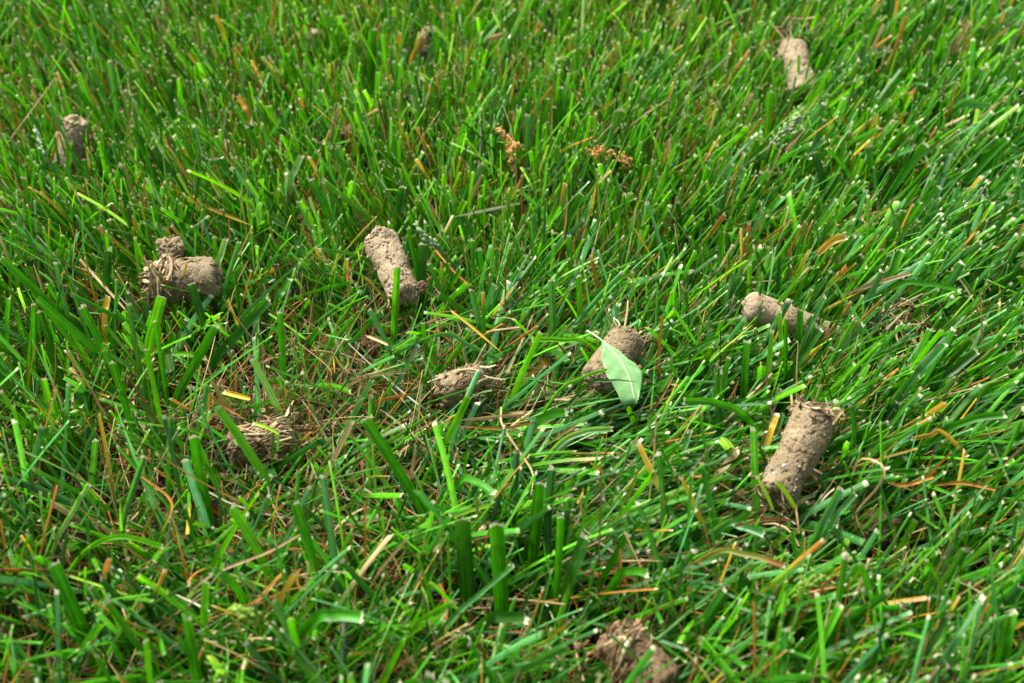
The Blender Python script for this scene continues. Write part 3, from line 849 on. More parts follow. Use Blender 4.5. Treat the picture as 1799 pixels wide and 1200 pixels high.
# top right
U(1352, 160, 1347, 235, 12, 'b', 'upright bright blade left of the top-right core', .1)
U(1525, 257, 1538, 332, 12, 'g', 'blade leaning left among right-leaning ones', .1)
U(1628, 253, 1552, 355, 15, 'g', 'long broad blade leaning right in the upper right', .05)
U(1650, 328, 1582, 398, 14, 'g', 'broad leaning blade below the long one in the upper right', .1)
U(1430, 267, 1447, 325, 15, 'd', 'dark blade below the green seed head', .1)
U(1613, 50, 1610, 125, 13, 'g', 'blurred upright blade near the top-right edge', .15)
U(1403, 95, 1402, 155, 6, 'b', 'thin bright blade in front of the top-right core', .0)
U(1703, 37, 1670, 97, 9, 'n', 'dead tan blade near the top-right corner', .05)
U(1770, 240, 1690, 330, 13, 'g', 'broad blade leaning to the right edge in the upper right', .2)

LY = lying
PIG['l'] = np.array([.24, .42, .02])
LY(1362, 845, 1396, 892, 9, 'l', 'lime clipping lying on the straw heap by the large core', .044, .034, .001, .0, root=False)
LY(1329, 836, 1358, 895, 7, 'l', 'narrow lime clipping left of the other by the large core', .042, .032, .001, .0, root=False)
LY(444, 744, 490, 762, 7, 'l', 'lime clipping lying on the straw-covered core', .046, .044, .0008, .0, root=False)
LY(880, 632, 770, 587, 9, 't', 'bluish blade lying flat behind the small dark core', .034, .040, .001, .05)
LY(933, 597, 1043, 613, 9, 'b', 'bright blade lying flat left of the pale leaf', .040, .034, .002, .05)
LY(1070, 647, 967, 705, 6, 'b', 'thin bright blade crossing the edge of the pale leaf', .052, .036, .003, .02)
LY(1121, 671, 1017, 690, 5, 'd', 'dark-tipped blade lying across the pale leaf', .050, .040, .003, .02, cut=False)
LY(997, 723, 927, 762, 17, 'g', 'broad blade lying sideways in the swept patch', .038, .026, .003, .05)
LY(1075, 753, 967, 797, 11, 'p', 'pale blade lying sideways below the pale leaf', .036, .028, .004, .05)
LY(1687, 510, 1563, 510, 9, 'g', 'blade lying level above the dry tuft', .044, .038, .003, .05)
LY(1200, 703, 1320, 742, 14, 'g', 'long blade lying down towards the large gritty core', .044, .030, .004, .05)
LY(1767, 727, 1630, 780, 15, 'g', 'long blade sweeping right to the right edge', .046, .028, .004, .1)
LY(637, 1086, 540, 1102, 23, 'g', 'broad blurred blade lying level near the bottom', .046, .036, .003, .05)
LY(927, 1087, 848, 1098, 21, 'd', 'broad dark blade lying level below the widest blades', .042, .034, .002, .05)
LY(1140, 1008, 1080, 1022, 16, 'g', 'broad blade pointing right above the bottom core', .042, .030, .003, .1)
LY(867, 868, 805, 850, 16, 'g', 'broad blade lying towards the two widest ones', .040, .030, .003, .1)
LY(1343, 937, 1264, 927, 15, 't', 'broad bluish blade lying level below the straw heap', .044, .036, .002, .1)
LY(1380, 993, 1240, 977, 11, 'o', 'olive blade with a burnt brown tip lying level', .046, .038, .003, .05, tipcol=C_BROWN * 1.6, tipspan=.22)
LY(287, 960, 133, 987, 10, 'b', 'arched bright blade lying in the lower left', .034, .026, .008, .1)
LY(372, 1003, 426, 1050, 16, 'g', 'broad blade lying beside the short bright one', .042, .030, .003, .1)
LY(1743, 184, 1677, 190, 13, 't', 'dark bluish blade lying level in the upper right', .046, .040, .001, .05)
LY(1630, 147, 1565, 154, 11, 'g', 'blade lying level right of the top-right core', .044, .036, .002, .1)
LY(1600, 770, 1665, 765, 9, 'y', 'yellow-tipped piece lying among the right-hand blades', .040, .038, .001, .05)
LY(1265, 590, 1190, 640, 8, 'g', 'narrow blade lying right of the pale leaf', .040, .030, .002, .2)
LY(300, 652, 293, 622, 15, 'p', 'nibbled pale leaf tip hanging below the broad bright blade', .028, .034, .0, .0, root=False)
LY(363, 629, 303, 622, 9, 'b', 'short blade lying beside the nibbled leaf tip', .034, .034, .001, .05, root=False)

ST = 'dry straws lying on the grass'
def straw(pts, w, pig, label, prob=.1, seed=None, name='dry_straw', z=None, cut=False):
    """pts: (x, y, z) photo points"""
    ctrl = [at(x, y, zz) for x, y, zz in pts]
    wid = w / px_per_m(ctrl[0])
    return make_blade(name, label, ctrl, wid, pig, int(pts[0][0] * 3 + pts[0][1]), cat='straw', group=ST, cut=cut, taper=.3, prob=prob, dry=True)
straw([(1497, 837, .035), (1510, 808, .046), (1537, 810, .050), (1553, 827, .050), (1540, 857, .045), (1513, 887, .038), (1503, 908, .032), (1517, 940, .020), (1531, 974, .006)], 5, 'n', 'tan stalk curling over beside the large gritty core', .0)
straw([(913, 357, .046), (860, 368, .045), (797, 381, .043)], 5, 'w', 'bleached white straw lying above centre', .0)
straw([(440, 701, .036), (393, 689, .033)], 10, 'y', 'yellow straw with white end above the straw-covered core', .0, cut=True)
straw([(367, 693, .034), (395, 713, .030), (428, 735, .028)], 6, 'r', 'orange straw leaning on the straw-covered core', .0)
straw([(370, 668, .038), (407, 722, .026)], 9, 'o', 'olive dying blade above the dark hole', .0)
straw([(922, 728, .036), (860, 733, .036), (803, 739, .034)], 7, 'n', 'flat tan straw in the swept patch', .02)
straw([(940, 742, .036), (880, 752, .034), (800, 748, .030)], 5, 'r', 'orange straw just below the flat tan one', .05)
straw([(682, 606, .034), (660, 596, .030), (640, 588, .026)], 6, 'n', 'pale tan straw by the foot of the single upright blade', .05)
straw([(893, 58, .046), (852, 68, .046)], 10, 'n', 'blurred tan chip near the top edge', .0)
straw([(880, 715, .036), (882, 745, .036), (910, 790, .032), (935, 830, .030), (933, 870, .032)], 4, 'n', 'thin wavy tan straw hanging below the swept patch', .05)
straw([(1018, 742, .044), (985, 765, .040), (957, 784, .036)], 5, 'o', 'olive straw crossing the swept patch', .05)
straw([(527, 939, .046), (470, 970, .044), (372, 1010, .040), (320, 1055, .030)], 5, 'n', 'long pale blurred stalk lying in the lower left', .05)
straw([(640, 880, .044), (642, 960, .030), (640, 1040, .012)], 5, 'r', 'upright orange stalk left of the widest blade', .1)
straw([(715, 945, .044), (670, 1000, .036), (640, 1050, .022)], 6, 'n', 'slanting tan stalk left of the widest blade', .1)
straw([(1640, 838, .040), (1590, 852, .038), (1560, 848, .034)], 8, 'r', 'orange dead blade lying right of the curled stalk', .05)
straw([(1750, 860, .040), (1690, 848, .038), (1640, 853, .034)], 7, 'r', 'rusty dead blade near the right edge', .05)
straw([(1600, 480, .044), (1540, 497, .040), (1475, 520, .034)], 8, 'n', 'tan dead blade lying behind the smooth core', .05)
straw([(1065, 640, .036), (1040, 690, .030)], 6, 'n', 'tan straw below the stem of the leaf', .3)
straw([(765, 440, .040), (800, 480, .036), (833, 505, .032)], 4, 'r', 'thin orange straw right of the cracked core', .2)
straw([(793, 546, .042), (830, 575, .040), (880, 618, .036)], 5, 'y', 'thin yellow straw slanting above the small dark core', .05)
straw([(240, 830, .038), (300, 880, .034), (285, 935, .030)], 5, 'r', 'long orange straw arching in the lower left', .1)
straw([(1462, 745, .048), (1478, 722, .050), (1484, 720, .050)], 7, 'n', 'tan root stub sticking out of the large gritty core', .0)
straw([(330, 350, .040), (385, 372, .038), (440, 395, .036)], 7, 'y', 'yellowing straw lying above the lumpy core', .1)
straw([(140, 455, .040), (180, 500, .034), (235, 560, .028)], 5, 'n', 'long tan straw slanting left of the lumpy core', .15)
straw([(1187, 650, .036), (1160, 700, .034), (1130, 740, .028)], 5, 'k', 'brown straw right of the pale leaf', .15)
straw([(590, 690, .030), (650, 660, .030), (720, 655, .030)], 5, 'n', 'tan straw lying across the brown thatch', .1)
straw([(610, 720, .030), (680, 700, .030), (740, 690, .028)], 6, 'r', 'orange straw lying across the brown thatch', .1)
straw([(1290, 925, .044), (1350, 912, .040), (1400, 915, .036)], 7, 'k', 'brown dead blade under the large gritty core', .15)

# ------------------------------------------------------------------ seed heads, catkins
def grains(name, centres, dirs, size, mat, parent, seed, slim=.38):
    r = np.random.default_rng(seed)
    vs, fs, n0 = [], [], 0
    for c, d in zip(centres, dirs):
        d = norm(np.asarray(d)); a = norm(np.cross(d, r.normal(0, 1, 3))); b = np.cross(d, a)
        k = size * r.uniform(.45, 1.5)
        V = ICO1[0] * np.array([1, slim, slim * .8])
        V = V * (1 - .35 * np.clip(V[:, :1], 0, 1))
        vs.append(c + k * (V[:, :1] * d + V[:, 1:2] * a + V[:, 2:] * b)); fs.append(ICO1[1] + n0); n0 += len(V)
    o = link(name, mesh_from(name, np.concatenate(vs), np.concatenate(fs), mat), parent)
    o['kind'] = 'stuff'
    return o

def stem_tube(name, pts, r0, mat, parent):
    pts = np.asarray(pts); n = len(pts); T = norm(np.gradient(pts, axis=0))
    a = norm(np.cross(T, np.array([0.1, -1, .3]))); b = np.cross(T, a)
    an = np.linspace(0, 2 * math.pi, 6, endpoint=False)
    rr = np.linspace(r0, r0 * .5, n)[:, None, None]
    V = pts[:, None] + rr * (a[:, None] * np.cos(an)[None, :, None] + b[:, None] * np.sin(an)[None, :, None])
    i = np.arange(n * 6).reshape(n, 6); j = np.roll(i, -1, 1)
    F = np.stack([i[:-1], j[:-1], j[1:], i[1:]], -1).reshape(-1, 4)
    return link(name, mesh_from(name, V.reshape(-1, 3), F, mat), parent)

def seed_head(label, pts, mat, n, spread, size, seed, prob=.03):
    r = np.random.default_rng(seed)
    ctrl = [np.array(at(*p)) for p in pts]
    P = bezier(ctrl, 16); P0 = P[0].copy(); Q = P - P0
    root = link('seed_head', None); root.location = P0
    tag(root, label, 'seed head', 'grass seed heads')
    stem_tube('stem', Q, .0006, mat, root)
    cs, ds = [], []
    T = norm(np.gradient(Q, axis=0))
    for i in range(n):
        t = r.uniform(.38, 1.0); k = min(15, int(t * 15))
        off = r.normal(0, 1, 3); off = off - (off @ T[k]) * T[k]
        wd = spread * (1.15 - t) * 1.3 + spread * .12
        cs.append(Q[k] + norm(off) * abs(r.normal(.5, .35)) * wd + T[k] * r.uniform(0, .002)); ds.append(T[k] + .55 * norm(off))
    grains('spikelets', cs, ds, size, mat, root, seed)
    reserve(P[5:], spread * .8, prob)
seed_head('pale green seed head rising left of the top-right core\'s foot', [(1338, 330, .02), (1352, 262, .046), (1378, 228, .054), (1408, 203, .058)], M_SPIKELET, 70, .0052, .0017, 1)
seed_head('slim green seed head right of the cracked core', [(800, 470, .034), (775, 440, .044), (752, 418, .050), (732, 396, .054)], M_SPIKELET, 26, .0022, .0022, 2)
seed_head('blurred lime seed head in the bottom left', [(520, 1130, .026), (475, 1095, .044), (440, 1083, .050), (405, 1066, .052)], M_SPIKELET_Y, 34, .0026, .0020, 3)
seed_head('blurred lime seed head below the large gritty core', [(1370, 1062, .026), (1395, 1040, .044), (1420, 1028, .050), (1446, 1016, .052)], M_SPIKELET_Y, 30, .0022, .0019, 4)
seed_head('thin seed head leaning at the left edge', [(120, 340, .020), (85, 285, .044), (72, 255, .050), (60, 220, .056)], M_SPIKELET, 22, .0016, .0018, 5)

def catkin(label, pts, n, spread, seed, size=.0011, prob=.08):
    r = np.random.default_rng(seed)
    P = bezier([np.array(at(*p)) for p in pts], 20); P0 = P[0].copy(); Q = P - P0
    root = link('dry_catkin', None); root.location = P0
    tag(root, label, 'catkin', 'rusty dry catkins')
    stem_tube('stem', Q, .0004, M_FLORET, root)
    cs, ds = [], []
    for i in range(n):
        k = r.integers(0, 20)
        node = Q[k // 3 * 3]
        cs.append(node + r.normal(0, spread, 3)); ds.append(r.normal(0, 1, 3))
    grains('florets', cs, ds, size, M_FLORET, root, seed, slim=.5)
    reserve(P, spread * 1.6, prob)
catkin('rusty dry catkin hanging upright beside the bluish blade', [(876, 228, .052), (892, 244, .048), (896, 270, .044), (902, 300, .036)], 80, .0010, 1)
catkin('short side clump of rusty florets touching the hanging catkin', [(903, 258, .047), (912, 255, .047)], 34, .0011, 2)
catkin('rusty dry catkin lying in the upper centre grass', [(1040, 270, .046), (1058, 266, .048), (1078, 272, .046)], 46, .0015, 3)
catkin('dull rusty catkin crumbs right of the upper centre one', [(1092, 280, .038), (1106, 290, .036)], 40, .0013, 4)
catkin('blurred rusty catkin in the lower centre', [(668, 1022, .016), (690, 1020, .018), (706, 1030, .016)], 90, .0022, 5, .0012, .6)

# ------------------------------------------------------------------ the lawn
# how the sward lies, read off the photograph: x, y, lean right, lean away, flatness 0..1, density, dryness, broadness, height
FIELD = np.array([
    (60, 60, -.45, .1, .10, 1.0, .30, .45, 1.0), (300, 60, -.40, .1, .05, 1.1, .30, .45, 1.0), (560, 80, -.15, .0, .05, 1.0, .35, .45, 1.0),
    (820, 80, .10, .0, .05, 1.2, .40, .35, 1.0), (1080, 80, .22, .0, .05, 1.2, .35, .35, 1.0), (1350, 80, .35, .0, .08, 1.1, .25, .45, 1.0),
    (1700, 80, .75, .1, .25, 1.1, .15, .60, 1.0), (60, 300, -.30, .1, .15, .9, .40, .40, .95), (300, 300, -.35, .1, .05, 1.1, .40, .50, 1.0),
    (560, 280, -.20, .0, .05, 1.1, .35, .50, 1.0), (820, 260, .05, .0, .05, 1.1, .35, .40, 1.0), (1080, 260, .25, .0, .05, 1.2, .35, .35, 1.0),
    (1350, 290, .45, .0, .10, 1.1, .30, .45, 1.0), (1560, 260, .40, .0, .10, .8, .15, .65, 1.05), (1740, 330, .85, .1, .30, 1.1, .15, .65, 1.0),
    (60, 480, -.45, .0, .20, .9, .40, .50, 1.0), (200, 420, -.10, .0, .10, .9, .40, .50, .95), (480, 420, -.25, .0, .10, 1.0, .40, .50, 1.0),
    (800, 450, -.15, .0, .05, .9, .40, .45, 1.0), (1000, 450, .20, .0, .10, 1.0, .40, .45, 1.0), (1200, 450, .30, .0, .15, 1.0, .35, .45, 1.0),
    (1400, 450, .65, .0, .25, 1.0, .30, .50, 1.0), (1700, 480, .95, .1, .40, 1.0, .25, .55, 1.0),
    (80, 660, -.40, -.1, .20, .8, .35, .55, 1.0), (260, 650, -.1, .0, .15, .8, .40, .60, 1.0), (450, 600, .10, .0, .25, .6, .55, .50, .9),
    (640, 630, -.1, .0, .55, .35, 1.0, .35, .7), (760, 590, -.2, .0, .35, .6, .70, .45, .9), (930, 620, .35, .0, .30, .8, .45, .45, .9),
    (1200, 620, .40, .0, .20, .8, .45, .50, .95), (1300, 640, .20, .0, .15, .9, .35, .60, 1.0), (1550, 650, .95, .0, .45, 1.1, .30, .60, 1.0),
    (1740, 650, 1.1, .0, .50, 1.0, .25, .60, 1.0),
    (80, 820, -.35, -.1, .25, .8, .40, .55, 1.0), (250, 800, .0, -.1, .30, .65, .55, .55, .9), (400, 720, .1, .0, .50, .25, 1.2, .40, .6),
    (560, 760, -.2, -.1, .45, .6, .65, .45, .85), (720, 740, .8, .0, .75, .75, .8, .45, .8), (820, 775, 1.5, .0, .85, 1.3, .6, .5, .9), (900, 790, 1.5, .0, .85, 1.4, .55, .50, .9), (980, 745, 1.5, .1, .80, 1.3, .5, .6, 1.0),
    (1050, 830, 1.5, .0, .78, 1.4, .35, .60, 1.0), (1220, 780, .55, .0, .25, 1.0, .30, .60, 1.0), (1560, 790, 1.1, .0, .55, 1.1, .35, .55, 1.0),
    (1740, 840, 1.1, .0, .55, 1.0, .40, .55, 1.0),
    (100, 980, -.25, -.1, .30, .65, .60, .60, 1.0), (300, 950, .0, -.1, .45, .50, .75, .50, .9), (500, 960, -.1, -.1, .40, .65, .55, .55, .95),
    (700, 920, .3, -.1, .45, .55, .65, .50, .9), (860, 960, .2, .0, .25, .70, .35, .80, 1.0), (1100, 960, .75, .0, .50, .80, .40, .65, .95),
    (1300, 930, .60, .0, .45, .75, .45, .55, .95), (1500, 970, .45, .0, .45, .45, .55, .45, .85), (1720, 1000, .75, .0, .40, .75, .45, .55, 1.0),
    (80, 1140, -.1, -.1, .35, .75, .50, .65, 1.0), (300, 1130, .0, -.1, .40, .70, .50, .65, 1.0), (520, 1140, .1, -.1, .40, .70, .50, .65, 1.0),
    (800, 1140, .2, -.1, .40, .75, .45, .65, 1.0), (1100, 1140, .4, .0, .40, .60, .55, .55, .95), (1350, 1120, .45, .0, .40, .65, .60, .60, 1.0),
    (1700, 1150, .6, .0, .40, .80, .45, .60, 1.0)])
FIELD[:, 4] *= np.where(FIELD[:, 0] > 1150, .55, .85)
FIELD[:, 2] *= np.where(FIELD[:, 0] > 1450, .68, .85)
FIELD[:, 7] += np.where(FIELD[:, 0] > 1300, .15, 0)
FIELD[:, 6] *= np.where(FIELD[:, 1] < 350, 1.25, 1.0)
FIELD[:, 5] *= np.where(FIELD[:, 1] > 780, np.where(FIELD[:, 0] < 1000, .92, 1.0), 1.0)
FXY = np.array([at(x, y, .012)[:2] for x, y in FIELD[:, :2]])

def sward(xy):
    d2 = ((xy[:, None, :] - FXY[None]) ** 2).sum(-1)
    w = np.exp(-d2 / (2 * .030 ** 2)) + 1e-9 / (1e-3 + d2)
    w /= w.sum(1, keepdims=True)
    return w @ FIELD[:, 2:]

def clip_view(P, prob_floor=0.0):
    """True where a blade (N,S,3) may stay: it neither pierces nor hides what must stay in view"""
    a = P[:, :-1]; b = P[:, 1:]
    Q = np.concatenate([a, a * .667 + b * .333, a * .333 + b * .667, P[:, -1:]], 1)
    x, y, d = project(Q)
    i = (x / 4).astype(int); j = (y / 4).astype(int)
    ok = (i >= 0) & (i < GW) & (j >= 0) & (j < GH)
    i = np.clip(i, 0, GW - 1); j = np.clip(j, 0, GH - 1)
    hit = ok & (KEEP_DEPTH[j, i] > 0) & (d < KEEP_DEPTH[j, i])
    p = np.where(hit, KEEP_PROB[j, i], 1.0).min(1)
    return rng.random(len(P)) < np.maximum(p, prob_floor)

def stations(S):
    return np.concatenate([np.linspace(0, .976, S - 2), [.984, 1.0]])

def grow(xy, S, kind, f):
    """centre lines of blades rooted at xy. kind: 0 green, 1 dead standing"""
    n = len(xy)
    lx, ly, flat, dens, dry, broad, hgt = f.T
    cutz = (.048 + rng.normal(0, .0055, n)) * hgt
    cutz = np.where(rng.random(n) < .30, cutz * rng.uniform(.45, .95, n), cutz)
    sx = lx * .85 + rng.normal(0, 1, n) * np.where(flat > .62, .30, .20 + .45 * flat); sy = ly + rng.normal(0, 1, n) * np.where(flat > .62, .30, .20 + .45 * flat)
    stray = rng.random(n) < .05 + .16 * flat * (flat < .6)
    sx = np.where(stray, rng.normal(0, .8, n), sx); sy = np.where(stray, rng.normal(0, .8, n), sy)
    flatten = np.clip(flat + rng.normal(0, .16, n), 0, .93)
    az = np.arctan2(sy, sx)
    lean0 = np.arctan(np.hypot(sx, sy) * .75)
    lean0 = lean0 * (1 - flatten) + flatten * np.clip(lean0 + .75, 0, 1.42)
    curl = rng.normal(.12, .20, n) + flatten * .25
    length = np.clip(cutz / np.maximum(np.cos(np.clip(lean0 + curl * .5, 0, 1.45)), .42), .012, .075)
    s = stations(S)
    th = np.clip(lean0[:, None] + curl[:, None] * (s[None] - .15), -.3, 1.56)
    azs = az[:, None] + rng.normal(0, .25, n)[:, None] * s[None]
    step = length[:, None] * np.diff(s, prepend=0)[None]
    dx = np.sin(th) * np.cos(azs) * step; dy = np.sin(th) * np.sin(azs) * step; dz = np.cos(th) * step
    P = np.stack([np.cumsum(dx, 1), np.cumsum(dy, 1), np.cumsum(dz, 1)], -1)
    P[:, :, :2] += xy[:, None]
    P[:, :, 2] += lift(xy[:, 0], xy[:, 1])[:, None]
    return P, az, length

def blade_colours(n, S, K, f, t, u, deadness=None, warm=None):
    """pigment (n*S*K,3): each blade its own green, bluish sky sheen and backlit glow painted in, some yellowing or dead, pale sheath, bleached cut tip"""
    base = np.empty((n, 3))
    pick = rng.random(n)
    mixw = rng.random((n, 1))
    base[:] = C_GREEN * (1 - mixw) + C_BRIGHT * mixw
    dk = pick < .32; base[dk] = C_DARK * (1 - mixw[dk]) + C_GREEN * mixw[dk]
    tl = (pick > .72); base[tl] = C_TEAL * (1 - mixw[tl] * .5) + C_GREEN * mixw[tl] * .5  # a share of blades gets the painted sky sheen
    pl = pick > .965; base[pl] = C_PALE
    base *= rng.uniform(.42, 1.45, (n, 1))
    if warm is not None: base *= 1 + warm[:, None] * np.array([.48, .15, -.12])  # backlit yellow glow painted into the blade colour
    if deadness is None: deadness = rng.random(n)
    dry = f[:, 4]
    col = np.repeat(base[:, None], S, 1)
    tt = stations(S)[None, :, None]
    sh = np.clip(1 - tt / .25, 0, 1) * .55
    col = col * (1 - sh) + C_SHEATH * sh
    # yellowing from the tip
    yl = deadness < .035 + .04 * dry
    span = rng.uniform(.12, .55, n)[:, None, None]
    k = np.clip((tt - (1 - span)) / (span * .6), 0, 1) * yl[:, None, None]
    m = rng.random((n, 1, 1))
    yc = np.where(m < .45, C_YELLOW, np.where(m < .75, C_ORANGE, C_TAN))
    col = col * (1 - k) + yc * k
    # dead blades
    dd = (deadness > 1 - .20 * dry - .02)
    m = rng.random(n)
    dc = np.where((m < .2)[:, None], C_YELLOW * .8, np.where((m < .62)[:, None], C_ORANGE, np.where((m < .85)[:, None], C_TAN, C_BROWN)))
    dc = dc * rng.uniform(.7, 1.15, (n, 1))
    fade = rng.uniform(.5, 1.0, (n, 1, 1)) + (1 - tt) * rng.uniform(-.4, .4, (n, 1, 1))
    col[dd] = (dc[:, None] * fade)[dd]
    # a lighter upper part and the bleached, mown tip
    tip = np.clip((tt - .977) / .006, 0, 1) * np.where(rng.random(n) < .65, rng.uniform(.4, .95, n), rng.uniform(0, .4, n))[:, None, None]
    wc = C_WHITE * (1 - rng.random((n, 1, 1)) * .4) + C_TAN * rng.random((n, 1, 1)) * .3
    col = col * (1 - tip) + wc * tip
    return np.repeat(col[:, :, None], K, 2).reshape(-1, 3)

def scatter(density, x0, x1, y0, y1, cull, seed_off=0):
    """roots in clumps"""
    area = (x1 - x0) * (y1 - y0)
    nc = int(density * area / 5.2)
    c = np.stack([rng.uniform(x0, x1, nc), rng.uniform(y0, y1, nc)], -1)
    cnt = rng.poisson(5.2, nc) + 1
    xy = np.repeat(c, cnt, 0) + rng.normal(0, .0032, (cnt.sum(), 2))
    return xy

def in_view(xy, m):
    """a generous trapezoid round what the lens sees"""
    x, y, d = project(np.concatenate([xy, np.full((len(xy), 1), .02)], -1))
    return (d > .05) & (x > -m) & (x < 1799 + m) & (y > -m * .6) & (y < 1200 + m * 1.5)

def grass_object(name, label, xy, S, K, cull=True):
    f = sward(xy)
    patch = vnoise(np.concatenate([xy * 55, np.zeros((len(xy), 1))], -1), 77) * .6 + vnoise(np.concatenate([xy * 120, np.zeros((len(xy), 1))], -1), 78) * .5
    keep = rng.random(len(xy)) < f[:, 3] / 1.2 * np.clip(.95 + .60 * patch, .25, 1.25)
    xy, f = xy[keep], f[keep]
    P, az, length = grow(xy, S, 0, f)
    if cull:
        ok = clip_view(P)
        for shrink in (.68, .42):
            bad = ~ok
            P[bad] = P[bad][:, :1] + (P[bad] - P[bad][:, :1]) * shrink
            ok2 = clip_view(P)
            ok = ok | (bad & ok2)
        P, az, length, f, xy = P[ok], az[ok], length[ok], f[ok], xy[ok]
    n = len(P)
    deadness = rng.random(n)
    dead = deadness > 1 - .20 * f[:, 4] - .02
    wide = rng.random(n) < f[:, 5] * .60
    width = np.where(wide, rng.normal(.0024, .00055, n), rng.normal(.00110, .0003, n))
    width = np.clip(width, .0006, .0042)
    s = stations(S)
    width = np.where(dead, np.minimum(width * rng.uniform(.25, .6, n), .0010), width)
    W = (width / 2)[:, None] * (1 - .3 * (1 - np.clip(s / .5, 0, 1)) ** 1.5)[None] * (1 - .15 * s ** 2)[None]
    uncut = rng.random(n) < .20
    W = np.where(uncut[:, None], W * (1 - np.clip((s - .35) / .65, 0, 1) ** 1.4 * .92)[None], W)
    ta = az + math.pi / 2 + rng.normal(0, .75, n)
    tw = rng.normal(0, .7, n)
    ang = ta[:, None] + tw[:, None] * s[None]
    side = np.stack([np.cos(ang), np.sin(ang), np.zeros_like(ang)], -1)
    tc = rng.normal(0, 1, (n, K)) * (width * .12)[:, None] + np.linspace(-1, 1, K)[None] * (rng.normal(0, .22, n) * width)[:, None]
    V, F, u, t = blade_geometry(P, W, side, rng.uniform(.15, .95, n), tc * .8, K, s)
    warm = np.clip((P[:, 0, 1] - .02) / .26, 0, 1) * .75 + .35 * vnoise(np.concatenate([P[:, 0, :2] * 22, np.zeros((n, 1))], -1), 91) - .25 * np.clip((P[:, 0, 0] - .08) / .15, 0, 1)  # painted backlit glow, stronger with distance, weaker to the right, plus random tone
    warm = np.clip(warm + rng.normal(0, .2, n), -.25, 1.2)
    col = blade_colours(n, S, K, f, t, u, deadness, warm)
    me = mesh_from(name, V, F, M_GRASS, smooth=False)
    rid = np.repeat(rng.uniform(0, 100, n), S * K)
    put_attributes(me, col, u, t * 2, rid)
    o = link(name, me)
    tag(o, label, 'grass', kind='stuff')
    print(name, 'blades', n, 'tris', len(F) * 2)
    return o

roots = scatter(95000, -.48, .48, -.31, .60, True)
roots = roots[in_view(roots, 400)]
grass_object('grass', 'mown green lawn grass with bleached cut tips', roots, 10, 3)

# dead straw matted between the stems
def thatch(density):
    x0, x1, y0, y1 = -.46, .46, -.27, .62
    n = int(density * (x1 - x0) * (y1 - y0))
    xy = np.stack([rng.uniform(x0, x1, n), rng.uniform(y0, y1, n)], -1)
    for (px, py, sx_, sy_, m) in ((690, 665, .022, .014, 420), (400, 715, .014, .010, 240), (860, 735, .020, .008, 300), (560, 745, .012, .010, 120), (1560, 560, .010, .010, 90), (1400, 890, .012, .008, 110), (300, 900, .04, .03, 110), (600, 900, .03, .02, 160)):
        c = at(px, py, .012)[:2]
        xy = np.concatenate([xy, c + rng.normal(0, 1, (m, 2)) * np.array([sx_, sy_])])
    xy = xy[in_view(xy, 300)]
    f = sward(xy)
    keep = rng.random(len(xy)) < np.clip(.15 + .75 * f[:, 4], 0, 1)
    xy, f = xy[keep], f[keep]
    n = len(xy); S, K = 6, 2
    ln = rng.gamma(3.2, .0075, n).clip(.006, .055)
    az = rng.uniform(0, 2 * math.pi, n)
    el = np.clip(rng.normal(.12, .28, n) + (rng.random(n) < .38) * rng.uniform(.3, 1.2, n), -.2, 1.4)
    z0 = rng.uniform(.001, .026, n) * np.clip(1.1 - .35 * f[:, 4], .4, 1)
    s = np.linspace(0, 1, S)
    bend = rng.normal(0, .5, n)[:, None] * s[None]
    eb = el[:, None] + rng.normal(-.1, .35, n)[:, None] * s[None]
    st = ln[:, None] / (S - 1)
    d = np.stack([np.cos(eb) * np.cos(az[:, None] + bend) * st, np.cos(eb) * np.sin(az[:, None] + bend) * st, np.sin(eb) * st], -1)
    P = np.cumsum(d, 1) - d[:, :1]
    P[:, :, :2] += xy[:, None]; P[:, :, 2] += z0[:, None]
    P[:, :, 2] = np.maximum(P[:, :, 2], lift(P[:, :, 0], P[:, :, 1]) + .001)
    ok = clip_view(P)
    P, xy, f, az = P[ok], xy[ok], f[ok], az[ok]; n = len(P)
    w = rng.gamma(3, .00018, n).clip(.00028, .0018)
    W = (w / 2)[:, None] * (1 - .4 * s)[None]
    sv = norm(np.stack([-np.sin(az), np.cos(az), rng.normal(0, .6, n)], -1))
    V, F, u, t = blade_geometry(P, W, np.repeat(sv[:, None], S, 1), np.zeros(n), np.zeros((n, K)), K)
    m = rng.random((n, 1))
    col = np.where(m < .26, C_ORANGE * .75, np.where(m < .66, C_TAN * .95, np.where(m < .90, C_BROWN, np.where(m < .95, C_WHITE * .8, C_OLIVE * .8))))
    col = col * rng.uniform(.4, 1.25, (n, 1))
    me = mesh_from('thatch', V, F, M_DRY)
    put_attributes(me, np.repeat(col, S * K, 0), u, t * 2, np.repeat(rng.uniform(0, 100, n), S * K))
    tag(link('thatch', me), 'matted orange brown dead straw between the grass stems', 'thatch', kind='stuff')
    print('thatch', n, 'tris', len(F) * 2)
thatch(70000)

